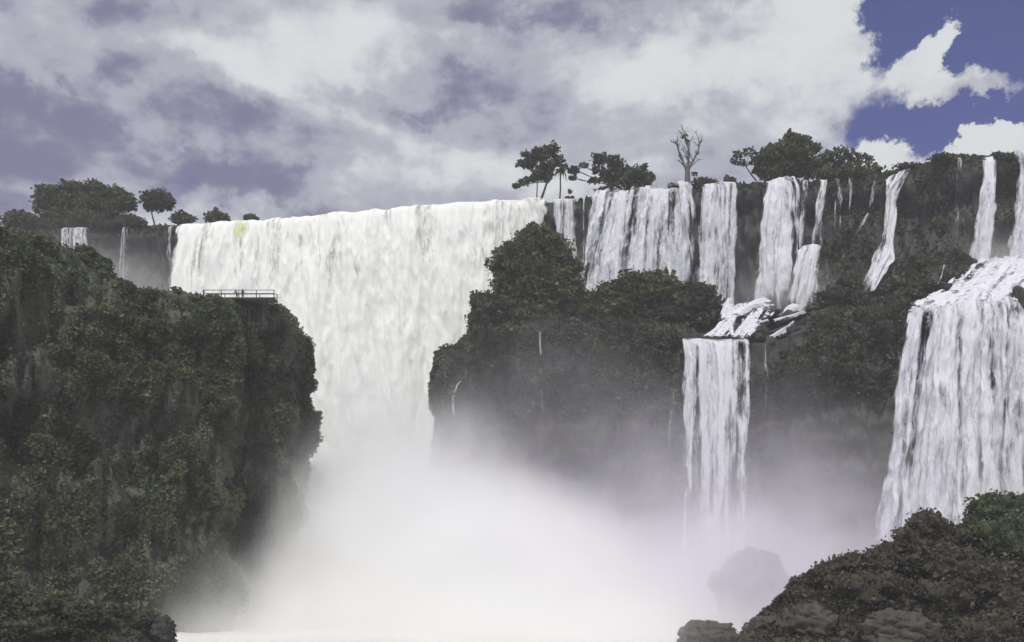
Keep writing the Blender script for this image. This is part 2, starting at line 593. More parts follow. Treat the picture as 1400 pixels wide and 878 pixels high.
for e in [(-43, 196, 54), (-52, 216, 54), (-78, 240, 55)]:
    e = np.array(e, float)
    cols.append([e + (-30, 15, 0), e + (-5, 1, 0), e, e + (0.5, 0, -15), e + (0.5, 0, -25), e + (0.5, 0, -40), np.array([e[0], e[1], -2.0])])
_, G_LC, N_LC = terrain('gorge_cliff', cols, 460, 280, M_CLIFF, 3, amp=0.8, smooth_u=1, ledge=0.8)


# low banks at the river's edge
def mound(name, cols, nu, nv, mat, seed, amp):
    return terrain(name, cols, nu, nv, mat, seed, amp, ledge=0.2)


cols = []
for px, py, Y in [(-160, 806, 104), (0, 812, 106), (70, 817, 108), (130, 826, 109), (185, 832, 110), (210, 842, 111), (232, 855, 112), (240, 884, 113)]:
    e = P(px, py, Y)
    cols.append([e + (-8, 16, -8), e + (-1, 4, -0.6), e, e + (0.2, -1.5, -2.5), np.array([e[0] + 0.5, Y - 5, -1.0])])
_, G_BL, N_BL = mound('riverbank', cols, 130, 60, M_BROWN, 4, 0.42)
cols = []
for px, py, Y in [(1012, 880, 122), (1024, 858, 122), (1060, 836, 121), (1090, 806, 121), (1130, 790, 122), (1190, 768, 122), (1240, 742, 123),
                  (1300, 724, 124), (1360, 705, 125), (1420, 700, 126), (1600, 660, 126)]:
    e = P(px, py, Y)
    cols.append([np.array([e[0] + 5, Y + 22, -1.0]), e + (0, 6, -2), e, e + (0, -5, -min(5, e[2] * .35)), np.array([e[0] - 0.5, Y - 13, -1.0])])
_, G_BR, N_BR = mound('riverbank', cols, 200, 110, M_BROWN, 5, 0.55)

# the river
nx = 240
xs = np.sinh(np.linspace(-3.4, 3.4, nx)) / np.sinh(3.4) * 900
ys = np.concatenate([np.linspace(-900, 20, 30), np.linspace(24, 240, 260), np.linspace(250, 900, 20)])
RG = np.stack(np.meshgrid(xs, ys, indexing='ij'), -1)
RG = np.concatenate([RG, np.zeros(RG.shape[:2] + (1,))], -1)
near = smoothstep(60, 120, RG[..., 1]) * smoothstep(240, 200, RG[..., 1])
RG[..., 2] = near * (0.35 * fbm(RG / np.array([5.0, 3.0, 1.0]), 4) + 0.35 * billow(RG / np.array([3.2, 2.2, 1]), 3))
m, g, out = new_mat('foaming_river')
co = g.new('ShaderNodeTexCoord').outputs['Object']
fo = g.noise(g.vmath('MULTIPLY', co, (0.5, 1.0, 1.0)), 0.22, 8, 0.62, 0.6)
yy = g.sep(co)[1]
k = g.math('ADD', fo, g.smooth(yy, 60.0, 135.0, -0.12, 0.34))
bs = g.new('ShaderNodeBsdfPrincipled')
g.l.new(g.mix(g.smooth(k, 0.48, 0.66), (0.10, 0.10, 0.075), (0.80, 0.79, 0.75)), bs.inputs['Base Color'])
g.l.new(g.smooth(k, 0.48, 0.66, 0.12, 0.8), bs.inputs['Roughness'])
bp = g.new('ShaderNodeBump')
bp.inputs['Distance'].default_value = 0.4
g.l.new(g.noise(co, 1.1, 6, 0.6, 0.4), bp.inputs['Height'])
g.l.new(bp.outputs[0], bs.inputs['Normal'])
g.l.new(bs.outputs[0], out.inputs['Surface'])
link('river', make_mesh('river', RG.reshape(-1, 3), grid_faces(nx, len(ys))[:, ::-1], smooth=True, mat=m), kind='structure')


# ------------------------------------------------------------------ falling water
def water(name, label, cols, nu, nv, mat, seed, cov=0.75, amp=1.0, edge=1.2, thin_end=0.0, layers=2, gap=1.6, group=None, foot=0.7,
          cat='waterfall', algae=None, top=0.0, puff=1.0, side=(1, 1), covf=None, strand=0.0, sw=3.2):
    Gp0 = resample(cols, nu, nv)
    Gp0 = blur(blur(Gp0, 1, 0), 2, 1)
    N0 = grid_normals(Gp0)
    u = np.concatenate([[0], np.cumsum(np.linalg.norm(np.diff(Gp0, axis=0), axis=2).mean(1))])[:, None] * np.ones((1, nv))
    v = np.concatenate([[0], np.cumsum(np.linalg.norm(np.diff(Gp0, axis=1), axis=2).mean(0))])[None, :] * np.ones((nu, 1))
    Vs, Fs, fl, al = [], [], [], []
    for L in range(layers):
        s = seed * 31.7 + L * 9.1
        q = np.stack([u / 2.6 + s, v / 11.0, np.full_like(u, s)], -1)
        q2 = np.stack([u / 6.0 + s, v / 30.0, np.full_like(u, s)], -1)
        q3 = np.stack([u / 1.5 + s, v / 4.5, np.full_like(u, s)], -1)
        grow = 0.25 + 0.75 * smoothstep(0, 18, v)
        d = (1.2 * fbm(q2, 2) + 0.8 * billow(q, 2) * puff + 0.22 * billow(q3, 2) * puff) * amp * grow + L * gap * smoothstep(1, 9, v)
        Gp = Gp0 + N0 * d[..., None]
        e = np.ones_like(u)
        if side[0]:
            e = np.minimum(e, smoothstep(0, edge, u + 0.8 * edge * fbm(np.stack([v / 7 + s, u * 0, u * 0 + s], -1), 2)))
        if side[1]:
            e = np.minimum(e, smoothstep(0, edge, u.max() - u + 0.8 * edge * fbm(np.stack([v / 7 - s, u * 0, u * 0 + s], -1), 2)))
        c = cov - 0.22 * L - (1 - e) * 0.75
        if strand:
            st = fbm(np.stack([u / sw + s, v / 55.0 + 0.25 * perlin(np.stack([u / 5.0, v / 9.0, u * 0 + s], -1)), u * 0 + s], -1), 3, 0.65)
            c = c + strand * np.clip(1.7 * st, -1.3, 0.8) * smoothstep(0.5, 5.0, v)
        if foot:
            c = c - foot * smoothstep(0.84, 1.02, v / v.max() + 0.14 * perlin(np.stack([u / 1.6 + s, v / 14.0, u * 0 + s], -1)))
        if thin_end:
            c = c - thin_end * smoothstep(0.35, 1.0, v / v.max())
        if top:
            c = c + top * smoothstep(7.0, 0.0, v)
        if covf is not None:
            c = c + covf(u / u.max(), v / v.max())
        Vs.append(Gp.reshape(-1, 3))
        Fs.append(grid_faces(nu, nv, L * nu * nv))
        fl.append(np.stack([u + s, v, c], -1).reshape(-1, 3))
        if algae is not None:
            t = np.zeros_like(u)
            for (ax, az, r) in algae:
                dd = np.hypot(Gp[..., 0] - ax, (Gp[..., 2] - az) * 0.75)
                t = np.maximum(t, smoothstep(r, 0, dd + 0.5 * fbm(Gp / 1.5, 2)))
            al.append(0.65 * t.ravel())
    at = {'flow': ('FLOAT_VECTOR', np.concatenate(fl))}
    if algae is not None:
        at['algae'] = ('FLOAT', np.concatenate(al))
    me = make_mesh(name, np.concatenate(Vs), np.concatenate(Fs), smooth=True, attrs=at, mat=mat)
    return link(name, me, label=label, cat=cat, group=group)


def drop(px0, px1, py1, throw=5.0, py0=None, Y0=None, back=4.0):
    """one strand of a fall: over the lip at column px0, down to (px1, py1)"""
    Y0 = lip_Y(px0) if Y0 is None else Y0
    py0 = lip_py(px0) if py0 is None else py0
    a = P(px0, py0, Y0)
    b = P(px1, py1, Y0 - throw)
    pts = [a + (0, back, 0.5), a + (0, 0.6, 0.35)]
    for t in (0.03, 0.1, 0.22, 0.4, 0.6, 0.8, 1.0):
        h = math.sqrt(t)
        pts.append(np.array([a[0] + (b[0] - a[0]) * (0.35 * h + 0.65 * t), a[1] + (b[1] - a[1]) * h, a[2] + (b[2] - a[2]) * t]))
    return pts


al1, al2 = P(335, 318, lip_Y(335)), P(447, 300, lip_Y(447))
water('waterfall', 'broad thick white main waterfall pouring between the tree clumps into the gorge',
      [drop(a, b, 690, t) for a, b, t in [(246, 225, 9), (262, 240, 11), (300, 290, 13), (400, 396, 15), (500, 500, 15), (600, 603, 14), (680, 684, 11), (725, 727, 8), (751, 752, 6)]],
      330, 200, M_MAIN, 1, cov=0.90, amp=1.25, edge=2.0, layers=2, gap=2.0, strand=0.16, sw=7.0, algae=[(al1[0], al1[2] - 1, 3.2), (al2[0], al2[2], 2.2)], top=0.15,
      covf=lambda u, v: -0.30 * smoothstep(0.80, 0.95, u) * smoothstep(0.5, 0.3, v) - 0.12 * smoothstep(0.1, 0.0, u) + 0.6 * smoothstep(0.22, 0.5, v), foot=0)
water('waterfall', 'narrow grey-white fall beside the dark slot, under the palm',
      [drop(a, b, 470, 5) for a, b in [(755, 755), (771, 771), (791, 789)]], 40, 130, M_WATER, 2, strand=0.35, cov=0.68, amp=0.5, edge=1.0, layers=1, top=0.2)
water('waterfall', 'thin single ribbon between two dark rock slots near the bushy trees',
      [drop(a, b, 400, 4) for a, b in [(795, 794), (801, 800)]], 10, 80, M_THIN, 3, cov=0.55, amp=0.2, edge=0.5, layers=1)
for i, (a, b, c, d, py, lb) in enumerate([(84, 124, 80, 128, 372, 'short white fall spilling behind the shoulder of the gorge cliff'),
                                          (168, 179, 160, 178, 400, 'thin pale veil on the far cliff under the round tree'),
                                          (230, 240, 226, 238, 400, 'thin white ribbon next to the main fall on the far cliff')]):
    water('waterfall', lb, [drop(a, c, py, 5), drop((a + b) / 2, (c + d) / 2, py, 6), drop(b, d, py, 5)], 26, 90, M_THIN, 4 + i,
          cov=(0.62, 0.56, 0.60)[i], amp=0.4, edge=0.9, layers=1, thin_end=0.15)
water('waterfall', 'wide billowing white fall below the dead tree, spreading at its foot',
      [drop(a, b, 470, t, p) for a, b, t, p in [(818, 786, 9, 270), (832, 806, 12, 264), (868, 842, 13, 259), (893, 880, 12, 259), (922, 915, 11, 256), (943, 943, 7, 257)]],
      190, 180, M_WATER, 8, strand=0.45, sw=3.4, cov=0.72, amp=1.5, edge=1.6, layers=2, gap=2.2, top=0.25, puff=1.3)
water('waterfall', 'pair of white strands right of a bare dark rock rib, above the rapids',
      [drop(a, b, 470, t) for a, b, t in [(957, 950, 6), (966, 962, 7), (980, 977, 7), (1009, 1006, 7)]],
      90, 170, M_WATER, 9, strand=0.5, sw=2.6, cov=0.60, amp=1.0, edge=1.0, layers=2, gap=1.6, top=0.2, puff=1.2)
water('waterfall', 'tall white fall under the big green tree, landing on the rapids',
      [drop(a, b, 432, t) for a, b, t in [(1048, 1028, 9), (1060, 1046, 11), (1072, 1064, 11), (1084, 1080, 7)]],
      80, 170, M_WATER, 10, strand=0.5, sw=2.6, cov=0.66, amp=1.2, edge=1.2, layers=2, gap=1.8, top=0.25, puff=1.2)
water('waterfall', 'slim white fall dropping to a rock shelf beside the big green tree',
      [drop(a, b, 345, 6) for a, b in [(1094, 1088), (1106, 1101)]], 20, 110, M_WATER, 11, strand=0.25, cov=0.62, amp=0.6, edge=0.7, layers=1, top=0.2)
water('waterfall', 'slim white fall with a tall splash at its lip, landing on the same shelf',
      [drop(a, b, 350, 6) for a, b in [(1119, 1104), (1134, 1124)]], 24, 110, M_WATER, 12, strand=0.25, cov=0.62, amp=0.7, edge=0.7, layers=1, top=0.25)
water('waterfall', 'fanned white cascade from the rock shelf down to the rapids',
      [drop(a, b, 428, 6, p, 236) for a, b, p in [(1090, 1070, 345), (1100, 1082, 338), (1112, 1096, 336), (1121, 1118, 338)]],
      50, 90, M_WATER, 13, strand=0.5, sw=2.6, cov=0.64, amp=0.8, edge=1.0, layers=2, gap=1.2, top=0.2)
for i, (a, b, py, lb) in enumerate([(1182, 1178, 292, 'faint grey trickle above the mossy slope, next to a second trickle'),
                                    (1197, 1191, 285, 'faint grey trickle next to the stepped white fall')]):
    water('waterfall', lb, [drop(a - 4, b - 5, py, 5), drop(a + 3, b + 3, py, 5)], 10, 60, M_THIN, 14 + i, cov=0.46, amp=0.2, edge=0.6, layers=1)
water('waterfall', 'stepped white fall sliding down to a splayed foot on the mossy slope',
      [[P(a, pa, lip_Y(1220) + 2), P(a, pa + 2, lip_Y(1220) - 1), P(b, 262, 235), P(c, 325, 230), P(d, 352, 225), P(e, pe, 218)]
       for a, pa, b, c, d, e, pe in [(1212, 244, 1207, 1203, 1192, 1174, 396), (1226, 236, 1214, 1209, 1200, 1182, 404), (1243, 229, 1224, 1216, 1214, 1196, 398), (1246, 229, 1230, 1222, 1224, 1212, 372)]],
      40, 150, M_WATER, 17, strand=0.5, sw=2.6, cov=0.66, amp=0.7, edge=0.7, layers=2, gap=1.0, covf=lambda u, v: -0.25 * smoothstep(0.12, 0.0, np.abs(v - 0.62)))
water('waterfall', 'narrow white fall sliding down a dark bulge to the white rapids',
      [drop(a, b, 372, 9, 219) for a, b in [(1342, 1318), (1352, 1334), (1361, 1356)]], 30, 130, M_WATER, 18, strand=0.5, sw=2.6, cov=0.62, amp=0.9, edge=0.9, layers=2, gap=1.0, top=0.2, foot=0.1)
water('waterfall', 'broad lilac-white fall plunging behind the white rapids above the bank',
      [drop(a, b, 372, 10, p) for a, b, p in [(1384, 1372, 216), (1410, 1400, 211), (1450, 1440, 208), (1520, 1515, 204)]], 80, 130, M_WATER, 19, strand=0.25, cov=0.72, amp=1.4,
      edge=1.2, layers=2, gap=2.0, top=0.2, foot=0.1)
for i, (px, w_, p1, lb) in enumerate([(950, 4, 420, 'thin veil on the dark rib beside the pair of strands'), (1019, 3, 400, 'thin veil on the dark gap beside the tall fall'),
                                     (1030, 3, 380, 'faint streak on the dark gap, close to the tall fall'), (1146, 8, 330, 'grey veil on the mossy wall past the shelf'),
                                     (1162, 6, 335, 'second grey veil on the mossy wall past the shelf'), (1258, 3, 330, 'faint streak on the bare wall past the stepped fall'),
                                     (1309, 7, 330, 'pale veil down the bare wall above the white trickle'), (1271, 3, 262, 'short faint streak high on the bare wall')]):
    water('trickle', lb, [drop(px - w_, px - w_ - 2, p1, 4), drop(px + w_, px + w_ - 2, p1, 4)], 12, 90, M_THIN, 90 + i, cov=0.44, amp=0.25, edge=1.0, layers=1, thin_end=0.12, cat='trickle')
# rapids on the terrace, then the lower falls
water('rapids', 'white foaming rapids fanning out over the terrace above the lower fall',
      [[P(a, pa, 229), P(b, pb, 219), P(c, pc, 207), P(d, pd, 196), P(e, pe - 3, 189.0), P(e - 2, pe + 6, 186.2), P(e - 5, pe + 34, 184.6)]
       for a, pa, b, pb, c, pc, d, pd, e, pe in [(1322, 366, 1300, 382, 1276, 404, 1254, 416, 1238, 428), (1345, 352, 1328, 370, 1300, 398, 1284, 411, 1270, 419),
                                                 (1382, 350, 1360, 362, 1345, 388, 1325, 404, 1316, 412), (1440, 345, 1420, 358, 1400, 380, 1390, 400, 1380, 408), (1540, 340, 1520, 350, 1500, 370, 1490, 392, 1480, 402)]],
      110, 90, M_FOAM, 20, cov=0.72, amp=0.9, edge=2.4, layers=2, gap=0.6, cat='rapids', puff=1.0, strand=0.3, sw=2.5, foot=0, covf=lambda u, v: -0.8 * smoothstep(0.86, 1.0, v))
water('waterfall', 'big lower fall of lilac-white water dropping behind the leafy riverbank',
      [[P(a, pa, 190), P(a, pa + 3, 187.0), P(b, 470, 184), P(c, 560, 182), P(d, 660, 180.5), P(e, 780, 179.5)]
       for a, pa, b, c, d, e in [(1240, 428, 1228, 1214, 1203, 1192), (1262, 420, 1252, 1242, 1234, 1226), (1300, 413, 1292, 1286, 1282, 1278), (1350, 410, 1345, 1342, 1340, 1338),
                                 (1400, 408, 1398, 1397, 1396, 1396), (1480, 402, 1480, 1480, 1480, 1480)]],
      180, 190, M_WATER, 21, strand=0.5, sw=2.6, cov=0.70, amp=1.6, edge=1.6, layers=2, gap=1.8, top=0.25, puff=1.3)
water('waterfall', 'straight-edged white fall dropping from the rapids into the mist',
      [drop(a, b, 815, 8.5, p, 202.0, 2.5) for a, b, p in [(930, 931, 464), (950, 953, 464), (980, 981, 465), (1005, 1000, 465), (1024, 1016, 465)]],
      90, 200, M_WATER, 22, strand=0.5, sw=2.6, cov=0.70, amp=0.7, edge=0.9, layers=2, gap=1.2, top=0.2, thin_end=0.1)
water('waterfall', 'thin ribbon beside the straight-edged fall, over dark rock',
      [drop(a, b, 620, 4.0, 468, 202.5, 2) for a, b in [(1042, 1040), (1049, 1049)]], 10, 90, M_THIN, 23, cov=0.40, amp=0.25, edge=0.5, layers=1, thin_end=0.25)
water('waterfall', 'short trickle starting part way down the rock beside the straight-edged fall',
      [drop(a, b, 640, 2.5, 513, 201.5, 2) for a, b in [(916, 908), (925, 922)]], 10, 70, M_THIN, 24, cov=0.40, amp=0.25, edge=0.6, layers=1, thin_end=0.22)
water('waterfall', 'hair-thin trickle from the grassy brow of the terrace',
      [drop(a, b, 640, 3.5, 452, 206, 2) for a, b in [(735, 734), (743, 744)]], 10, 90, M_THIN, 25, cov=0.40, amp=0.25, edge=0.6, layers=1, thin_end=0.18)
water('waterfall', 'crooked trickle at the corner of the terrace, over misty rock',
      [[P(a, 516, 210), P(b, 524, 206), P(c, 545, 204), P(d, 600, 203), P(e, 660, 202)] for a, b, c, d, e in [(634, 622, 612, 618, 616), (642, 632, 622, 628, 630)]],
      10, 70, M_THIN, 26, cov=0.40, amp=0.3, edge=0.6, layers=1, thin_end=0.2)
water('waterfall', 'churning white chute filling the gorge below the main fall',
      [[P(px, 590, 258), P(px, 625, 238), P(px2, 680, 214), P(px2, 750, 200), P(px2, 856, 186)]
       for px, px2 in [(370, 330), (430, 410), (480, 470), (530, 530), (580, 590), (630, 660)]],
      150, 160, M_MAIN, 27, cov=0.95, amp=2.2, edge=2.0, layers=1, puff=1.0, algae=[], covf=lambda u, v: -1.2 * smoothstep(0.30, 0.02, v))



# ------------------------------------------------------------------ undergrowth on the cliffs
def zone(Gp, lo, hi, seed, base=0.25):
    n = fbm(Gp / 9.0 + seed, 3)
    return np.clip(base + smoothstep(lo, hi, n), 0.02, 1.5)


px_of = lambda Gp: CX + Gp[..., 0] / np.maximum(Gp[..., 1], 1) * F
front = lambda N: np.clip(-N[..., 1] + 0.5 * N[..., 2] + 0.35, 0.0, 1.0)

w = zone(G_LC, -0.25, 0.35, 2.0, 0.12) * front(N_LC) * smoothstep(-1, 6, G_LC[..., 2]) * (px_of(G_LC) > -40)
foliage_cover('undergrowth', 'dark green ferns and creepers draped over the gorge cliff', G_LC, N_LC, 260000, 0.36, w, M_LEAF_C, 21, 0.5, 0.9, 0.7, 0.4, 1.25)
w = zone(G_TER, -0.35, 0.35, 4.0) * front(N_TER) * (0.03 + 0.97 * smoothstep(42, 55, G_TER[..., 2])) * (px_of(G_TER) < 1260) * (1 - rapid_zone(G_TER)) * (1 - smoothstep(925, 945, px_of(G_TER)) * smoothstep(1118, 1100, px_of(G_TER)) * smoothstep(57, 60, G_TER[..., 2]))
foliage_cover('undergrowth', 'grey-green scrub covering the brow of the terrace', G_TER, N_TER, 120000, 0.46, w, M_LEAF, 22, 0.5, 0.3, 0.7)
pu = px_of(G_UP)
w = zone(G_UP, -0.3, 0.4, 6.0, 0.1) * front(N_UP) * smoothstep(1085, 1150, pu) * (pu < 1440) * (0.45 + smoothstep(112.5, 113.3, G_UP[..., 2]) + smoothstep(95, 85, G_UP[..., 2]) * (pu < 1350)) * (G_UP[..., 1] < 275)
foliage_cover('undergrowth', 'moss and low scrub on the slope around the stepped fall', G_UP, N_UP, 95000, 0.55, w, M_LEAF, 23, 0.4, 0.5, 0.7, 0.5)
lipband = smoothstep(110.5, 113, G_UP[..., 2]) * (G_UP[..., 1] < 300) * (pu > -20) * (pu < 1420)
openw = 1 - smoothstep(243, 250, pu) * smoothstep(792, 788, pu) - smoothstep(816, 822, pu) * smoothstep(945, 940, pu)
w = lipband * np.clip(openw, 0.0, 1)
foliage_cover('undergrowth', 'fringe of grass and scrub along the lip of the falls', G_UP, N_UP, 40000, 0.8, w, M_LEAF, 24, 0.5, -0.3, 0.6)
w = zone(G_BR, -0.3, 0.2, 8.0, 0.12) * front(N_BR) * (0.25 + smoothstep(0.5, 5, G_BR[..., 2]))
foliage_cover('undergrowth', 'low leafy scrub over the brown riverbank rocks', G_BR, N_BR, 60000, 0.40, w, M_LEAF_B, 25, 0.3, 0.2, 0.8)
w = zone(G_BL, -0.2, 0.3, 9.0, 0.3) * front(N_BL) * (px_of(G_BL) > -60)
foliage_cover('undergrowth', 'dark scrub over the low bank below the gorge cliff', G_BL, N_BL, 14000, 0.36, w, M_LEAF, 26, 0.3, 0.2, 0.8)


# ------------------------------------------------------------------ trees, shrubs, boulders
def sphere_pts(n, rng):
    v = rng.normal(size=(n, 3))
    return v / np.linalg.norm(v, axis=1)[:, None]


def ico(nu=18, nv=11):
    th = np.linspace(0, 2 * np.pi, nu, endpoint=False)
    ph = np.linspace(0.04, np.pi - 0.04, nv)
    T, H = np.meshgrid(th, ph, indexing='ij')
    V = np.stack([np.cos(T) * np.sin(H), np.sin(T) * np.sin(H), np.cos(H)], -1).reshape(-1, 3)
    i = np.arange(nu)[:, None]
    j = np.arange(nv - 1)[None, :]
    a = (i * nv + j).ravel()
    b = (((i + 1) % nu) * nv + j).ravel()
    return V, np.stack([a, a + 1, b + 1, b], 1)


def tube(path, radii, seg=7):
    path = np.asarray(path, float)
    n = len(path)
    t = np.gradient(path, axis=0)
    t /= np.linalg.norm(t, axis=1)[:, None] + 1e-9
    ref = np.array([0.31, 0.95, 0.05])
    a = np.cross(t, ref)
    a /= np.linalg.norm(a, axis=1)[:, None] + 1e-9
    b = np.cross(t, a)
    ang = np.linspace(0, 2 * np.pi, seg, endpoint=False)
    V = path[:, None] + np.asarray(radii)[:, None, None] * (a[:, None] * np.cos(ang)[None, :, None] + b[:, None] * np.sin(ang)[None, :, None])
    i = np.arange(n - 1)[:, None] * seg
    j = np.arange(seg)[None, :]
    q = np.stack([(i + j), i + (j + 1) % seg, i + seg + (j + 1) % seg, i + seg + j], -1).reshape(-1, 4)
    return V.reshape(-1, 3), q


def join(parts):
    Vs, Fs, off = [], [], 0
    for V, f in parts:
        Vs.append(V)
        Fs.append(f + off)
        off += len(V)
    return np.concatenate(Vs), np.concatenate(Fs)


def bent(a, b, rng, n=7, wob=0.06, sag=0.0):
    t = np.linspace(0, 1, n)[:, None]
    L = np.linalg.norm(b - a)
    w = np.cumsum(rng.normal(size=(n, 3)), 0) * wob * L / n
    w -= t * w[-1]
    p = a + (b - a) * t + w
    p[:, 2] += sag * L * (t * (1 - t))[:, 0]
    return p


def crown_mesh(blobs, base, rng, size, dens, mat, core=0.72, tint0=0.45, open_=0.0, spread=0.8, flat=1.0):
    """blobs: (centre, radii). A lumpy core and many leaf sprays over it, open_ leaves the core out and thins the sprays"""
    Vs, Fs, Ts, sm, off = [], [], [], [], 0
    for c, r in blobs:
        c, r = np.asarray(c, float), np.asarray(r, float)
        if open_ < 0.5:
            V, f = ico(36, 22)
            k = 1 + 0.5 * fbm(V * 1.9 + c / 3.0, 3)
            V = c + V * r * core * k[:, None] - base
            Vs.append(V); Fs.append(f + off); off += len(V)
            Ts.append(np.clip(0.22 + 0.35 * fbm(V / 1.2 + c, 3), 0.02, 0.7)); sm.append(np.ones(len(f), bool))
        area = 4 * math.pi * ((r[0] * r[1] + r[0] * r[2] + r[1] * r[2]) / 3)
        n = int(dens * area)
        d = sphere_pts(n, rng)
        lump = fbm(d * 1.9 + c / 3.0, 3)
        rad = (1 + 0.55 * lump) * (rng.uniform(0.72, 1.04, n) if open_ < 0.5 else rng.uniform(0.25, 1.02, n) ** 0.6)
        pt = c + d * r * rad[:, None]
        keep = fbm(pt / (2.2 * size) / 1.6 + 3.1, 2) > (-0.9 + 0.9 * open_)
        pt, d, lump = pt[keep], d[keep], lump[keep]
        n = len(pt)
        V, f = cards(pt, d * np.array([1, 1, flat]), size, rng, spread, 0.15)
        Vs.append(V - base); Fs.append(f + off); off += len(V)
        t = np.clip(tint0 + 0.5 * fbm(pt / 2.6, 3) + 0.12 * d[:, 2] + rng.normal(size=n) * 0.13, 0, 1)
        Ts.append(np.repeat(t, 4)); sm.append(np.zeros(n, bool))
    return make_mesh('crown', np.concatenate(Vs), np.concatenate(Fs), smooth=np.concatenate(sm), attrs={'tint': ('FLOAT', np.concatenate(Ts))}, mat=mat)


SEED = [100]


def plant(name, label, cat, foot, Y, blobs_px, mat=None, size=0.5, dens=7.0, core=0.72, open_=0.0, trunk=0.35, forks=None, depth=1.0, group=None, tint0=0.45, flat=1.0, stems=None):
    """a tree or shrub: foot (px,py), blobs as (px,py,rx,ry) in photo pixels at distance Y, each with its own depth"""
    SEED[0] += 1
    rng = np.random.default_rng(SEED[0])
    base = P(foot[0], foot[1], Y)
    base[2] -= 0.4
    bl = []
    for b in blobs_px:
        rx, rz = b[2] / F * Y, b[3] / F * Y
        yy = Y + (b[4] if len(b) > 4 else rng.uniform(-0.5, 0.5) * rx * depth)
        bl.append((P(b[0], b[1], yy), (rx, max(0.5 * (rx + rz), 0.6) * depth, rz)))
    root = link(name, None, label=label, cat=cat, group=group, loc=base)
    cm = crown_mesh(bl, base, rng, size, dens, mat or M_LEAF, core, tint0, open_, flat=flat)
    link('crown', cm, root)
    parts = []
    stems = stems or [None]
    for st in stems:
        f0 = base if st is None else P(st[0][0], st[0][1], Y) - (0, 0, 0.4)
        cen = np.mean([c for c, _ in bl], 0)
        fork = P(st[1][0], st[1][1], Y) if st is not None else (P(forks[0], forks[1], Y) if forks else f0 + (cen - f0) * 0.55)
        r0 = trunk if st is None or len(st) < 3 else st[2]
        p = bent(f0, fork, rng, 7, 0.05)
        parts.append(tube(p, np.linspace(r0, r0 * 0.62, 7)))
        if st is None or st is stems[0] or len(stems) == 1:
            for c, r in bl:
                e = c + (0, 0, -0.25 * r[2])
                q = bent(fork, e, rng, 6, 0.10, 0.12)
                parts.append(tube(q, np.linspace(r0 * 0.5, r0 * 0.12, 6), 5))
                for _ in range(3):
                    dd = sphere_pts(1, rng)[0] * r * 0.8
                    dd[2] = abs(dd[2]) * 0.8
                    parts.append(tube(bent(q[3], c + dd, rng, 4, 0.1), np.linspace(r0 * 0.22, r0 * 0.06, 4), 4))
    V, f = join(parts)
    link('trunk', make_mesh('trunk', V - base, f, smooth=True, mat=M_BARK), root)
    return root


LT = lambda px: lip_Y(px) + 2.5
# trees on the plateau
plant('tree', 'tall open-crowned tree with leaning trunk at the lip of the main fall', 'tree', (738, 276), LT(738),
      [(740, 211, 11, 10), (755, 205, 9, 9), (727, 221, 10, 9), (746, 226, 11, 10), (714, 224, 8, 5), (764, 219, 8, 7), (716, 249, 9, 4.5), (706, 254, 5, 3.5), (729, 244, 6, 5),
       (718, 211, 7, 3.2), (738, 236, 11, 10), (749, 240, 7, 8), (771, 229, 5, 4), (732, 209, 6, 6)],
      size=0.5, dens=15, open_=0.55, stems=[((738, 276), (749, 247), 0.42), ((734, 276), (734.5, 240), 0.2)])
plant('tree', 'round-headed tree with layered lower limbs above the dark slots', 'tree', (836, 268), LT(836),
      [(820, 217, 11, 7), (840, 220, 11, 8), (848, 230, 12, 9), (818, 231, 8, 5), (832, 238, 12, 10), (846, 243, 10, 8), (812, 247, 10, 3), (822, 260, 10, 4), (784, 232, 9, 4), (783, 243, 6, 2.5), (838, 256, 12, 5), (798, 226, 7, 2.2)],
      size=0.5, dens=15, open_=0.55, trunk=0.35, forks=(836, 252))
plant('tree', 'dense dark rounded tree joined to the layered tree, above the billowing fall', 'tree', (868, 264), LT(868) - 0.5,
      [(868, 240, 14, 12), (880, 246, 12, 11), (859, 248, 11, 11), (888, 244, 6, 7), (866, 257, 12, 8), (881, 228, 4, 4), (889, 240, 5, 4)], size=0.55, dens=9, core=0.62)
plant('tree', 'big green tree with a spired top above the tall fall', 'tree', (1078, 252), LT(1078) + 2,
      [(1082, 193, 14, 10), (1096, 197, 13, 10), (1072, 206, 15, 12), (1052, 212, 13, 12), (1092, 213, 18, 14), (1045, 226, 14, 14), (1070, 228, 20, 16), (1108, 205, 11, 6), (1115, 203, 8, 5), (1100, 230, 18, 14),
       (1079, 183, 2.0, 6), (1055, 240, 16, 9), (1116, 226, 12, 10)], M_LEAF_G, size=0.6, dens=8, core=0.62)
plant('tree', 'thin flat-topped tree leaning out beside the big green tree', 'tree', (1034, 246), LT(1034),
      [(1010, 212, 9, 5), (1024, 206, 9, 4), (1002, 220, 8, 3.5), (1015, 223, 8, 4), (1032, 213, 7, 5), (1030, 222, 6, 4)], size=0.5, dens=7, open_=0.7, trunk=0.22, forks=(1020, 228))
plant('tree', 'pale feathery tree between the big green tree and the stepped fall', 'tree', (1150, 246), LT(1150) + 2,
      [(1132, 212, 12, 6), (1150, 209, 14, 7), (1168, 214, 11, 6), (1184, 219, 9, 5), (1142, 224, 14, 8), (1165, 227, 14, 8), (1190, 226, 7, 5)], M_LEAF_P, size=0.6, dens=6, open_=0.6, trunk=0.3)
plant('shrub', 'green scrubby bush below the pale feathery tree', 'shrub', (1150, 248), LT(1150) - 0.5,
      [(1128, 238, 14, 8), (1152, 238, 16, 8), (1176, 236, 14, 8), (1196, 232, 10, 6)], M_LEAF_G, size=0.55, dens=8, core=0.6, trunk=0.15)
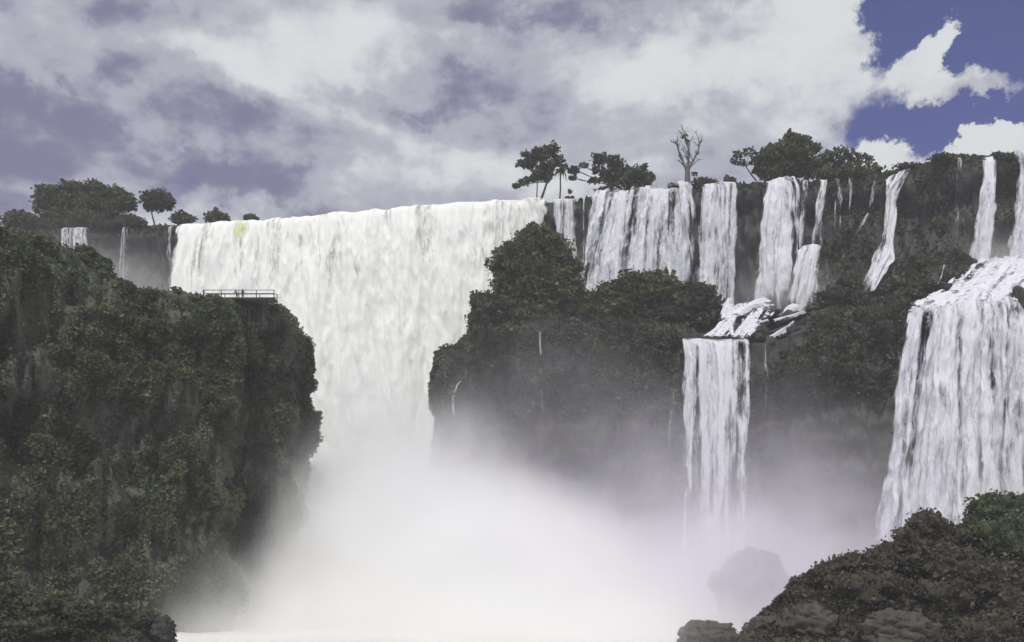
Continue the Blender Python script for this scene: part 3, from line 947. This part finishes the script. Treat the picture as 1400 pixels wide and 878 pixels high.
for px, py, rx, ry, lb in [(965, 250, 17, 6, 'long low dark bush beside the dead tree'), (998, 248, 9, 7, 'small round dark bush over the pair of strands'),
                           (1250, 228, 26, 4, 'dark scrub hump at the head of the stepped fall'), (922, 254, 8, 3, 'tiny low bush at the lip beside the dead tree'),
                           (1300, 216, 30, 3.5, 'low scrub hump on the bare rock shoulder'), (1372, 213, 18, 3.5, 'low scrub between the narrow fall and the broad lilac fall'),
                           (1186, 238, 14, 5, 'low scrub over the two faint trickles')]:
    plant('shrub', lb, 'shrub', (px, py + ry), LT(px) - 0.8, [(px - rx * 0.45, py, rx * 0.6, ry), (px + rx * 0.4, py + 1, rx * 0.6, ry * 0.9), (px, py + 2, rx * 0.6, ry)], size=0.5, dens=9, core=0.6, trunk=0.12)
# far end of the plateau
plant('tree', 'broad spreading dark tree on the plateau beyond the gorge cliff', 'tree', (108, 312), LT(108) + 4,
      [(68, 264, 18, 10), (100, 259, 18, 9), (132, 260, 20, 10), (160, 268, 18, 11), (175, 278, 12, 11), (60, 278, 14, 12), (90, 280, 22, 14), (125, 282, 22, 14), (152, 288, 16, 12), (80, 296, 22, 10), (120, 299, 26, 9)],
      M_LEAF_G, size=0.65, dens=7, core=0.62, tint0=0.38, trunk=0.5)
plant('tree', 'small round tree on a bare stem beside the broad spreading tree', 'tree', (212, 308), LT(212) + 3,
      [(204, 270, 11, 8), (218, 266, 11, 7), (230, 276, 9, 9), (216, 279, 13, 9), (202, 282, 6, 5)], size=0.6, dens=8, core=0.6, trunk=0.3, forks=(207, 290))
for px, py, rx, ry, lb in [(250, 298, 18, 8, 'low dark bush where the main fall begins'), (297, 297, 17, 10, 'pointed bush at the lip of the main fall'), (343, 298, 11, 6, 'small bush further along the lip of the main fall'),
                           (28, 300, 26, 12, 'hazy bush behind the brow of the gorge cliff'), (70, 306, 40, 7, 'low thicket under one side of the broad spreading tree'), (140, 306, 42, 7, 'low thicket under the other side of the broad spreading tree'), (178, 302, 22, 8, 'low scrub at the foot of the small round tree')]:
    plant('shrub', lb, 'shrub', (px, py + ry), LT(px) + 1.0, [(px - rx * 0.45, py + 1, rx * 0.55, ry * 0.8), (px + rx * 0.45, py + 2, rx * 0.55, ry * 0.8), (px, py, rx * 0.5, ry)], size=0.55, dens=8, core=0.6, trunk=0.12)
plant('sapling', 'tiny sapling standing alone past the palm', 'sapling', (779, 274), LT(779) - 1, [(779, 262, 3, 3), (779, 271, 6, 2.5)], size=0.4, dens=12, core=0.5, trunk=0.08)

# the palm
rng = np.random.default_rng(55)
Yp = LT(766)
base = P(765, 276, Yp)
palm = link('palm_tree', None, label='slender palm with drooping fronds beside the tall open tree', cat='palm', loc=base)
top = P(766, 232, Yp)
V, f = tube(bent(base, top, rng, 9, 0.03), np.linspace(0.26, 0.17, 9))
link('trunk', make_mesh('trunk', V - base, f, smooth=True, mat=M_BARK), palm)
for i in range(17):
    a = 2 * math.pi * i / 17 + rng.uniform(-0.2, 0.2)
    Lf = rng.uniform(2.4, 3.3)
    up = rng.uniform(-0.3, 0.9)
    t = np.linspace(0, 1, 10)
    spine = np.stack([np.cos(a) * Lf * 0.62 * np.sin(t * 1.5), np.sin(a) * Lf * 0.62 * np.sin(t * 1.5), up * t * 1.5 - (1.9 + 0.9 * (1 - up)) * t ** 2], -1)
    parts = [tube(spine, np.linspace(0.05, 0.015, 10), 4)]
    for k in range(2, 40):
        s = k / 40
        p0 = np.array([np.interp(s, t, spine[:, m]) for m in range(3)])
        for sg in (-1, 1):
            sd = np.array([-np.sin(a), np.cos(a), 0]) * sg * 0.42 + np.array([np.cos(a) * 0.15, np.sin(a) * 0.15, -0.38])
            wd = np.array([np.cos(a), np.sin(a), 0.2]) * 0.045
            parts.append((np.array([p0 - wd, p0 + sd * 0.5 - wd, p0 + sd * math.sin(math.pi * min(1, s + 0.18)), p0 + wd]), np.array([[0, 1, 2, 3]])))
    V, f = join(parts)
    link('frond', make_mesh('frond', V + (top - base), f, attrs={'tint': ('FLOAT', np.full(len(V), 0.3))}, mat=M_LEAF), palm)

# the dead tree
rng = np.random.default_rng(91)
Yd = LT(938)
base = P(940, 258, Yd)
dead = link('dead_tree', None, label='leafless grey dead tree standing over the billowing fall', cat='tree', loc=base)
parts = []


def limb(a, b, r, lvl):
    p = bent(a, b, rng, 7, 0.16)
    parts.append(tube(p, np.linspace(r, r * 0.4, 7), 6))
    if lvl > 0:
        for k in (2, 3, 4, 5, 5):
            d = (p[-1] - p[0])
            L = np.linalg.norm(d)
            e = p[k] + (d / L * 0.75 + rng.normal(size=3) * np.array([0.6, 0.6, 0.25]) + (0, 0, 0.25)) * L * rng.uniform(0.28, 0.5)
            limb(p[k], e, r * 0.42, lvl - 1)


Q = lambda px, py: P(px, py, Yd)
V, f = tube(bent(base, Q(940, 228), rng, 6, 0.03), np.linspace(0.85, 0.62, 6), 8)
link('trunk', make_mesh('trunk', V - base, f, smooth=True, mat=M_BARKG), dead)
for a, b, r in [((939, 234), (930, 214), 0.40), ((931, 216), (924, 192), 0.30), ((940, 232), (942, 208), 0.40), ((942, 210), (936, 184), 0.28), ((942, 232), (952, 210), 0.38), ((952, 212), (958, 192), 0.24), ((946, 226), (956, 217), 0.16), ((934, 226), (928, 220), 0.18)]:
    limb(Q(*a), Q(*b), r, 2)
V, f = join(parts)
link('branches', make_mesh('branches', V - base, f, smooth=True, mat=M_BARKG), dead)
me = crown_mesh([(Q(935, 185), (1.1, 0.9, 0.7)), (Q(939, 193), (0.5, 0.5, 0.6)), (Q(950, 238), (0.9, 0.7, 0.8))], base, rng, 0.4, 10, M_LEAF, open_=0.6)
link('crown', me, dead)

# shrubs on the terrace
for lb, foot, Y, bl, mt in [
    ('tall lumpy green thicket rising in front of the main fall', (735, 440), 224,
     [(738, 336, 32, 26, 0), (712, 352, 30, 26, -1), (752, 350, 28, 28, 1), (692, 362, 22, 14, -1), (728, 375, 42, 26, -2), (768, 372, 24, 26, 1), (782, 396, 20, 22, 0), (740, 402, 48, 28, -2), (700, 396, 26, 24, -1), (728, 320, 15, 11, 1), (798, 424, 24, 18, -1), (770, 432, 30, 18, -2)], M_LEAF_G),
    ('dark shrubs hanging over the gorge edge below the tall thicket', (668, 462), 219,
     [(652, 412, 9, 12, 0), (664, 422, 20, 20, 0), (690, 428, 30, 22, -1), (662, 444, 20, 18, -1), (720, 440, 40, 22, -2), (650, 436, 9, 10, 0)], M_LEAF),
    ('rounded green thicket in front of the billowing fall', (870, 440), 223,
     [(872, 392, 34, 18, 0), (900, 388, 26, 16, 1), (846, 404, 34, 20, 0), (825, 412, 26, 18, 0), (884, 412, 46, 22, -1), (846, 428, 46, 20, -2), (918, 396, 14, 12, 1)], M_LEAF_G),
    ('dark flat-topped thicket running down to the rapids', (935, 450), 221,
     [(925, 404, 30, 16, 1), (952, 404, 26, 14, 1), (940, 424, 36, 20, 0), (968, 420, 18, 18, 0), (905, 436, 40, 18, -1), (955, 440, 26, 12, -1), (978, 424, 8, 10, 0)], M_LEAF),
    ('mossy bush at the foot of the fanned cascade', (1130, 440), 214,
     [(1140, 410, 26, 16, 0), (1165, 415, 26, 18, 0), (1128, 428, 22, 14, -1), (1160, 390, 16, 12, 2), (1190, 424, 24, 14, -1)], M_LEAF),
    ('brown-green scrub between the stepped fall and the rapids', (1235, 425), 212,
     [(1215, 418, 22, 12, 0), (1240, 408, 22, 12, 1), (1225, 390, 18, 10, 4), (1262, 394, 18, 10, 4), (1205, 438, 20, 12, -4)], M_LEAF)]:
    plant('shrub', lb, 'shrub', foot, Y, bl, mt, size=0.62, dens=8.5, core=0.78, depth=0.9, trunk=0.3, tint0=0.42)
# shrubs on the near banks
for lb, foot, Y, bl, mt in [
    ('green bushy shrub at the top of the brown riverbank', (1365, 770), 119,
     [(1362, 700, 38, 30, 1), (1395, 706, 40, 28, 1), (1350, 735, 44, 34, 0), (1395, 745, 50, 40, -1), (1440, 720, 50, 50, 0)], M_LEAF_C),
    ('dark rounded shrub standing up against the lower fall', (1265, 770), 120, [(1268, 722, 28, 22, 0), (1250, 742, 28, 24, 0), (1288, 744, 34, 26, 0), (1270, 765, 46, 28, -1)], M_LEAF_B),
    ('olive shrub in the hollow below the green bushy shrub', (1320, 830), 116, [(1310, 778, 42, 30, 0), (1345, 795, 50, 34, -1), (1300, 815, 46, 28, -1)], M_LEAF_B),
    ('grey-brown shrub half way up the brown riverbank', (1175, 820), 119, [(1160, 775, 32, 18, 0), (1195, 775, 28, 22, 0), (1215, 760, 22, 18, 1), (1130, 785, 22, 16, 0), (1180, 805, 50, 26, -2)], M_LEAF_B),
    ('dark shrub leaning over the lower corner of the riverbank', (1395, 870), 112, [(1385, 835, 40, 34, 0), (1420, 820, 40, 40, 0), (1350, 862, 44, 26, -1)], M_LEAF_B)]:
    plant('shrub', lb, 'shrub', foot, Y, bl, mt, size=0.30, dens=22, core=0.85, depth=0.9, trunk=0.16, tint0=0.45)
for lb, foot, Y, bl in [
    ('dark spreading bush on the low bank below the gorge cliff', (60, 878), 107, [(20, 826, 40, 16, 0), (75, 832, 44, 17, 0), (120, 840, 30, 14, 0), (50, 856, 60, 18, -1)]),
    ('small dark bush on the point of the low bank', (165, 868), 109, [(150, 838, 22, 12, 0), (172, 842, 18, 10, 0), (190, 850, 14, 9, 0)])]:
    plant('shrub', lb, 'shrub', foot, Y, bl, M_LEAF, size=0.32, dens=18, core=0.8, depth=0.9, trunk=0.12, tint0=0.35)


# bushes clinging to the cliff faces
TONE = {'creepers': 'green', 'green_foliage': 'bright green', 'pale_foliage': 'pale', 'dark_foliage': 'dark', 'brown_scrub': 'brownish'}


def clinging(Gp, N, count, label, group, seed, sel, rlo, rhi, mats):
    rng = np.random.default_rng(seed)
    w = sel * (front(N) > 0.25)
    pts, nrs = scatter_on_grid(Gp, N, count, rng, w.astype(float) + 1e-9)
    for p, n in zip(pts, nrs):
        r = rng.uniform(rlo, rhi)
        mt = mats[rng.integers(len(mats))]
        zs = Gp[..., 2][w > 0]
        hgt = ('low on', 'half way up', 'high on')[int(np.clip((p[2] - np.percentile(zs, 5)) / (np.ptp(zs) * 0.9) * 3, 0, 2))]
        lab = '%s %s bush %s %s' % ('small' if r < (rlo + rhi) / 2 else 'big', TONE[mt.name], hgt, label)
        root = link('bush', None, label=lab, cat='bush', group=group, loc=p)
        bl = []
        for k in range(rng.integers(3, 6)):
            o = rng.normal(size=3) * r * np.array([0.7, 0.4, 0.8]) + n * r * 0.25
            q = r * rng.uniform(0.45, 0.85)
            bl.append((p + o, (q * 1.1, q * 0.9, q * rng.uniform(0.6, 1.3))))
        link('crown', crown_mesh(bl, p, rng, 0.36, 11, mt, 0.7, rng.uniform(0.35, 0.6)), root)
        V, f = tube(np.array([p - n * 0.8, p + n * r * 0.2, p + n * r * 0.4 + (0, 0, 0.4 * r)]) - p, [0.14, 0.11, 0.06], 5)
        link('stem', make_mesh('stem', V, f, smooth=True, mat=M_BARK), root)


pl = px_of(G_LC)
clinging(G_LC, N_LC, 34, 'the gorge cliff face', 'bushes on the gorge cliff', 301, (pl > 5) * (pl < 395) * ((pl < 245) + (G_LC[..., 2] < 50)) * (G_LC[..., 2] > 8) * (G_LC[..., 1] < 190), 0.8, 2.0, [M_LEAF_C, M_LEAF_C, M_LEAF_G, M_LEAF_P, M_LEAF])
pt_ = px_of(G_TER)
clinging(G_TER, N_TER, 26, 'the brow of the terrace', 'bushes on the terrace brow', 302, (pt_ > 610) * (pt_ < 915) * (G_TER[..., 2] > 47) * (G_TER[..., 1] < 222), 0.8, 1.9, [M_LEAF_C, M_LEAF_G, M_LEAF])
clinging(G_TER, N_TER, 18, 'the slope between rapids and lower fall', 'bushes on the dark slope', 303, (pt_ > 1115) * (pt_ < 1215) * (G_TER[..., 2] > 46), 0.8, 1.9, [M_LEAF, M_LEAF_C, M_LEAF_B])
clinging(G_UP, N_UP, 24, 'the wall around the stepped fall', 'bushes on the upper wall', 304, ((pu > 1120) * (pu < 1172) + (pu > 1232) * (pu < 1300)) * (G_UP[..., 2] > 74) * (G_UP[..., 2] < 112) * (G_UP[..., 1] < 262), 0.7, 1.7, [M_LEAF, M_LEAF_G, M_LEAF_C])

def boulder(label, px, py, Y, rx, ry, rz, seed, mat=M_BROWN, name='boulder', cat='boulder', group=None, sq=0.75, rot=0.0):
    V, f = ico(72, 46)
    V = np.sign(V) * np.abs(V) ** sq
    k = 1 + 0.26 * fbm(V * 1.3 + seed * 3.7, 5, 0.55) - 0.16 * np.clip(1 - 6 * np.abs(perlin(V * 2.2 + seed)), 0, 1) + 0.06 * np.tanh(5 * np.sin(V[:, 2] * 7 + 3 * perlin(V * 2 + seed)))
    V = V * k[:, None] * (rx, ry, rz)
    V[:, 2] += 0.0
    c, s = math.cos(rot), math.sin(rot)
    V[:, 0], V[:, 2] = V[:, 0] * c - V[:, 2] * s, V[:, 0] * s + V[:, 2] * c
    p = P(px, py, Y)
    return link(name, make_mesh(name, V, f, smooth=True, mat=mat), label=label, cat=cat, group=group, loc=p)


boulder('brown boulder in the foam beside the riverbank', 968, 872, 126, 3.7, 3.0, 2.0, 1)
boulder('small wet rock against the brown boulder', 942, 878, 125, 1.5, 1.4, 0.8, 2)
boulder('big rounded rock half lost in mist behind the boulder', 1026, 808, 166, 7.0, 5, 7.4, 3, sq=1.05)
boulder('low brown rock at the tip of the riverbank', 1046, 864, 119, 2.2, 2.4, 1.8, 4)
boulder('rounded brown rock at the water side of the riverbank', 1108, 852, 114, 3.0, 2.5, 2.2, 5)
boulder('broad brown rock face under the grey-brown shrub', 1225, 862, 110, 4.0, 3, 2.0, 6)
boulder('tiny dark rock at the end of the low bank', 222, 860, 110, 1.2, 1.2, 1.4, 7, M_ROCK)
# stepped slabs of the rapids in the middle
SL = [('dark rock slab between two tongues of white water', 988, 449, 208.5, 0.6, 1.2, 1.2, -0.6), ('narrow tilted dark slab in the rapids', 1008, 453, 207, 0.7, 1.4, 1.6, -0.55),
      ('wide dark slab under the tall fall', 1040, 432, 217, 4.2, 2.6, 1.1, 0.05), ('knob of dark rock in the upper rapids', 1018, 430, 218, 1.5, 1.5, 0.9, 0.2),
      ('round dark stone splitting the upper rapids', 1029, 422, 221, 0.7, 1, 0.6, 0.0), ('dark block above the thin ribbon', 1036, 458, 205.5, 1.6, 1.6, 1.8, 0.1),
      ('long dark ledge at the foot of the fanned cascade', 1080, 436, 215, 5.0, 2.2, 0.8, 0.35), ('dark ledge below the lowest tongue', 1078, 455, 206, 2.4, 1.6, 1.2, 0.3)]
for i, (lb, px, py, Y, rx, ry, rz, rot) in enumerate(SL):
    boulder(lb, px, py, Y, rx, ry, rz, 20 + i, M_ROCK, 'rock_slab', 'rock', 'dark slabs in the terrace rapids', 0.6, rot)
for i, (lb, px, py, Y, rx, ry, rz) in enumerate([('dark stone breaking the edge of the wide rapids', 1298, 404, 200, 2.0, 1.6, 0.9), ('small dark stone at the head of the wide rapids', 1322, 366, 221, 1.2, 1.2, 1.3),
                                             ('dark wedge of rock where the lower fall begins', 1392, 412, 186, 1.2, 1.4, 2.6), ('low dark stone in the thin side of the rapids', 1288, 392, 207, 1.6, 1.4, 0.7),
                                             ('tiny stone near the narrow fall', 1306, 378, 214, 0.9, 1.0, 0.6)]):
    boulder(lb, px, py, Y, rx, ry, rz, 40 + i, M_ROCK, 'rock', 'rock', 'stones in the wide rapids', 0.7)
# tongues of white water over the slabs
TG = [('white tongue fanning to the straight edge of the lower fall', [[(986, 444), (976, 450), (958, 462)], [(992, 443), (986, 452), (976, 463)]]),
      ('white tongue dropping between two dark slabs', [[(990, 420), (992, 440), (996, 464)], [(1003, 418), (1004, 440), (1006, 464)]]),
      ('thin slanting tongue past the tilted slab', [[(1014, 440), (1011, 450), (1006, 463)], [(1017, 440), (1015, 452), (1011, 463)]]),
      ('white sheet curling round the dark block', [[(1045, 440), (1030, 444), (1018, 463)], [(1052, 441), (1038, 447), (1026, 464)]]),
      ('long white tongue sliding along the ledge', [[(1104, 424), (1080, 432), (1056, 440)], [(1104, 428), (1084, 437), (1058, 443)]]),
      ('short white tongue falling off the long ledge', [[(1084, 440), (1068, 450), (1048, 463)], [(1088, 444), (1076, 454), (1062, 464)]]),
      ('white water heaped under the pair of strands', [[(990, 412), (984, 428), (984, 440)], [(1000, 410), (998, 426), (994, 442)]]),
      ('white foam heaped at the foot of the tall fall', [[(1030, 410), (1010, 424), (996, 438)], [(1056, 412), (1036, 420), (1016, 436)]]),
      ('white foam at the foot of the fanned cascade', [[(1072, 420), (1070, 424), (1068, 429)], [(1094, 418), (1090, 422), (1084, 427)]])]
TG.append(('broad broken sheet of foam spreading over the dark slabs', [[(1000, 416), (986, 440), (964, 464)], [(1064, 418), (1050, 442), (1030, 465)]]))
for i, (lb, cl) in enumerate(TG):
    big = i == len(TG) - 1
    cc = []
    for (a, b, c) in cl:
        Yf = lambda py: float(np.interp(py, [405, 430, 466], [226.5, 212.2, 202.0]))
        cc.append([P(*a, Yf(a[1])), P(*b, Yf(b[1]) - 1.2), P(*c, Yf(c[1]) - 0.4)])
    mid = [(np.array(cc[0][k]) + np.array(cc[1][k])) / 2 + (0, -0.6, 0.5) for k in range(3)]
    water('rapids', lb, [cc[0], mid, cc[1]], 40, 44, M_FOAM, 60 + i, cov=0.42 if big else 0.84, amp=0.7, edge=0.9, foot=0.15, strand=0.5 if big else 0.3, sw=1.6 if big else 0.9, layers=1, cat='rapids', group='tongues of water over the terrace slabs')
water('trickle', 'small slanting trickle above the mossy bush', [[P(1186, 290, 234), P(1178, 302, 231), P(1164, 322, 228)], [P(1189, 292, 234), P(1183, 306, 231), P(1170, 324, 228)]], 8, 40, M_THIN, 80,
      cov=0.62, amp=0.2, edge=0.4, layers=1, cat='trickle')
water('trickle', 'broken trickle on dark rock beside the wide rapids', [[P(1288, 362, 216), P(1284, 376, 214), P(1278, 392, 211)], [P(1293, 362, 216), P(1290, 378, 214), P(1284, 392, 211)]], 8, 40, M_THIN, 81,
      cov=0.60, amp=0.2, edge=0.4, layers=1, cat='trickle')
water('trickle', 'white trickle above the broken trickle', [[P(1308, 336, 226), P(1306, 352, 224), P(1303, 372, 219)], [P(1315, 334, 226), P(1312, 352, 224), P(1312, 372, 219)]], 8, 40, M_THIN, 82,
      cov=0.62, amp=0.2, edge=0.5, layers=1, cat='trickle')

# ------------------------------------------------------------------ lookout with two people
def box(c, s):
    c, s = np.asarray(c, float), np.asarray(s, float) / 2
    V = np.array([[x, y, z] for x in (-1, 1) for y in (-1, 1) for z in (-1, 1)]) * s + c
    f = np.array([[0, 1, 3, 2], [4, 6, 7, 5], [0, 4, 5, 1], [2, 3, 7, 6], [0, 2, 6, 4], [1, 5, 7, 3]])
    return V, f


YL = 168.5
A0, A1 = P(279, 406.5, YL), P(375, 408, YL)
deck = link('lookout', None, label='small railed lookout deck on the brow of the gorge cliff', cat='lookout', loc=(A0 + A1) / 2)
cen = (A0 + A1) / 2
Wd = A1[0] - A0[0]
V, f = box((0, 0.9, -0.15), (Wd + 0.3, 2.6, 0.22))
link('deck', make_mesh('deck', V, f, mat=M_WOOD), deck)
for yy in (-0.2, 2.0):
    for k in range(5):
        x = -Wd / 2 + Wd * k / 4
        V, f = box((x, yy, 0.62), (0.13 if k else 0.26, 0.12, 1.28))
        link('post', make_mesh('post', V, f, mat=M_RAIL), deck)
    for z, hgt in ((1.28, 0.10), (0.68, 0.10)):
        V, f = box((0, yy + (-0.08 if yy < 0 else 0.08), z), (Wd + 0.2, 0.05, hgt))
        link('rail', make_mesh('rail', V, f, mat=M_RAIL), deck)
for k in range(4):
    V, f = box((-Wd / 2 + Wd * (k + 0.5) / 4, 0.9, -1.4), (0.22, 0.22, 2.4))
    link('support', make_mesh('support', V, f, mat=M_WOOD), deck)


def person(label, loc, pose, mat, rotz):
    """continuous skinned body; pose gives joints, radii in metres"""
    J, Eg, R = pose
    me = bpy.data.meshes.new('person')
    me.from_pydata([tuple(j) for j in J], Eg, [])
    me.update()
    me.materials.append(mat)
    o = link('person', me, label=label, cat='person', loc=loc)
    o.rotation_euler[2] = rotz
    sk = o.modifiers.new('skin', 'SKIN')
    sk.use_smooth_shade = True
    for i, sv in enumerate(me.skin_vertices[0].data):
        sv.radius = (R[i], R[i])
        sv.use_root = (i == 0)
    sb = o.modifiers.new('sub', 'SUBSURF')
    sb.levels = sb.render_levels = 2
    # hair cap follows the head
    V, f = ico(14, 9)
    hd = np.array(J[4])
    V = V * (0.105, 0.115, 0.10) + hd + (0, 0.025, 0.05)
    link('hair', make_mesh('hair', V, f, smooth=True, mat=M_HAIR), o)
    return o


EG = [(0, 1), (1, 2), (2, 3), (3, 4), (2, 5), (5, 6), (6, 7), (7, 8), (2, 9), (9, 10), (10, 11), (11, 12), (0, 13), (13, 14), (14, 15), (15, 16), (0, 17), (17, 18), (18, 19), (19, 20)]
RR = [0.15, 0.145, 0.13, 0.06, 0.095, 0.065, 0.05, 0.038, 0.036, 0.065, 0.05, 0.038, 0.036, 0.095, 0.065, 0.05, 0.045, 0.095, 0.065, 0.05, 0.045]
stand = [(0, 0, .93), (0, 0, 1.15), (0, 0, 1.40), (0, -.01, 1.52), (0, -.03, 1.64), (-.19, 0, 1.40), (-.25, .03, 1.12), (-.22, -.12, .95), (-.20, -.18, .90), (.19, 0, 1.40), (.25, .03, 1.12), (.22, -.12, .95), (.20, -.18, .90),
         (-.10, 0, .85), (-.11, -.01, .48), (-.11, .02, .08), (-.12, -.14, .05), (.10, 0, .85), (.11, -.01, .48), (.11, .02, .08), (.12, -.14, .05)]
lean = [(0, .12, .90), (0, .02, 1.10), (0, -.16, 1.30), (0, -.24, 1.38), (0, -.30, 1.48), (-.18, -.16, 1.30), (-.26, -.30, 1.08), (-.12, -.50, 1.22), (-.05, -.55, 1.25), (.18, -.16, 1.30), (.26, -.30, 1.08), (.14, -.50, 1.22), (.07, -.55, 1.25),
        (-.10, .12, .82), (-.11, .08, .46), (-.11, .16, .08), (-.12, .0, .05), (.10, .12, .82), (.13, -.02, .48), (.12, .06, .08), (.14, -.10, .05)]
zf = cen[2] - 0.04
person('person in dark clothes standing upright on the lookout', (P(330.5, 410, YL)[0], YL + 0.6, zf), (stand, EG, RR), M_CLOTH_D, 0.3)
person('person in brown clothes leaning on the lookout rail', (P(322, 410, YL)[0], YL + 0.7, zf), (lean, EG, RR), M_CLOTH_B, -0.5)


# ------------------------------------------------------------------ mist in the gorge
def mist(name, label, lo, hi, fields, nscale, voxel, step, aniso=0.0, col=(0.992, 0.994, 0.992), gain=1.0):
    """fields: list of (centre, radii, density) of drifting spray inside a closed box; the spray is a voxel volume"""
    lo, hi = np.array(lo, float), np.array(hi, float)
    c0 = (lo + hi) / 2
    h = (hi - lo) / 2
    V, f = box((0, 0, 0), hi - lo)
    m, g, out = new_mat(name)
    pv = g.new('ShaderNodeVolumePrincipled')
    pv.inputs['Color'].default_value = (*col, 1)
    pv.inputs['Anisotropy'].default_value = aniso
    pv.inputs['Density'].default_value = gain
    g.l.new(pv.outputs[0], out.inputs['Volume'])
    m.cycles.volume_step_rate = step
    o = link(name, make_mesh(name, V, f, mat=m), label=label, cat='mist', kind='stuff', loc=c0)
    t = bpy.data.node_groups.new(name, 'GeometryNodeTree')
    t.interface.new_socket('Geometry', in_out='INPUT', socket_type='NodeSocketGeometry')
    t.interface.new_socket('Geometry', in_out='OUTPUT', socket_type='NodeSocketGeometry')
    g = NT(t)
    out = g.new('NodeGroupOutput')
    co = g.new('GeometryNodeInputPosition').outputs[0]
    n = g.smooth(g.noise(co, nscale * 1.3, 5, 0.6, 0.4), 0.28, 0.70, 0.25, 1.65)
    wob = g.math('MULTIPLY', g.math('SUBTRACT', g.noise(co, nscale * 0.6, 2, 0.5), 0.5), 0.7)
    tot = None
    for c, r, dens in fields:
        rel = g.vmath('MULTIPLY', g.vmath('SUBTRACT', co, tuple(np.array(c) - c0)), tuple(1.0 / np.array(r, float)))
        v = g.smooth(g.math('ADD', g.vmath('LENGTH', rel), wob), 1.0, 0.0, 0.0, dens)
        tot = v if tot is None else g.math('ADD', tot, v)
    x, y, z = g.sep(co)
    for ax, hh in ((x, h[0]), (y, h[1])):
        tot = g.math('MULTIPLY', tot, g.smooth(g.math('ABSOLUTE', ax), hh, hh * 0.8))
    tot = g.math('MULTIPLY', tot, g.smooth(z, h[2], h[2] * 0.6))
    vc = g.new('GeometryNodeVolumeCube')
    g.l.new(g.math('MULTIPLY', tot, n), vc.inputs['Density'])
    vc.inputs['Min'].default_value = tuple(-h)
    vc.inputs['Max'].default_value = tuple(h)
    for k, ax in enumerate('XYZ'):
        vc.inputs['Resolution ' + ax].default_value = int(2 * h[k] / voxel)
    sm = g.new('GeometryNodeSetMaterial')
    sm.inputs['Material'].default_value = m
    g.l.new(vc.outputs[0], sm.inputs['Geometry'])
    g.l.new(sm.outputs[0], out.inputs[0])
    md = o.modifiers.new('spray', 'NODES')
    md.node_group = t
    return o


mist('mist', 'dense white spray boiling up from the foot of the main fall', (-80, 100, -0.8), (75, 262, 98),
     [((-22, 194, 0), (40, 40, 52), 0.34), ((-32, 226, 20), (26, 28, 52), 0.085), ((-10, 175, 0), (50, 36, 32), 0.26),
      ((10, 182, 0), (56, 38, 30), 0.07), ((-44, 160, 0), (20, 20, 18), 0.06), ((2, 140, 0), (62, 34, 11), 0.10)], 0.055, 1.4, 2.0)
mist('mist', 'thin lilac spray veiling the face of the terrace', (-40, 130, -0.8), (110, 215, 75),
     [((6, 190, 0), (72, 40, 62), 0.029), ((44, 182, 0), (75, 40, 52), 0.042), ((40, 154, 4), (28, 24, 22), 0.085)], 0.06, 1.6, 2.0, col=(0.955, 0.935, 0.999))
mist('mist', 'light spray hanging over the terrace rapids and their feeder falls', (20, 200, 62), (150, 246, 104),
     [((117, 224, 80), (20, 14, 16), 0.07), ((66, 226, 77), (20, 10, 10), 0.035)], 0.09, 1.2, 2.0)
mist('mist', 'light spray rising at the foot of the big lower fall', (60, 150, -0.8), (130, 195, 50), [((94, 176, 6), (32, 18, 34), 0.05)], 0.08, 1.4, 2.0)
mist('mist', 'thin lilac spray drifting past the small far falls', (-165, 235, 55), (-70, 285, 120), [((-118, 268, 66), (44, 34, 46), 0.05)], 0.06, 1.6, 2.0)

# the humid air over the whole gorge
V, f = box((0, 0, 0), (2000, 2000, 150))
m, g, out = new_mat('haze')
pv = g.new('ShaderNodeVolumePrincipled')
pv.inputs['Color'].default_value = (0.93, 0.92, 1.0, 1)
pv.inputs['Density'].default_value = 0.00030
g.l.new(pv.outputs[0], out.inputs['Volume'])
link('haze', make_mesh('haze', V, f, mat=m), label='thin humid haze filling the gorge air', cat='haze', kind='stuff', loc=(0, 0, 73))
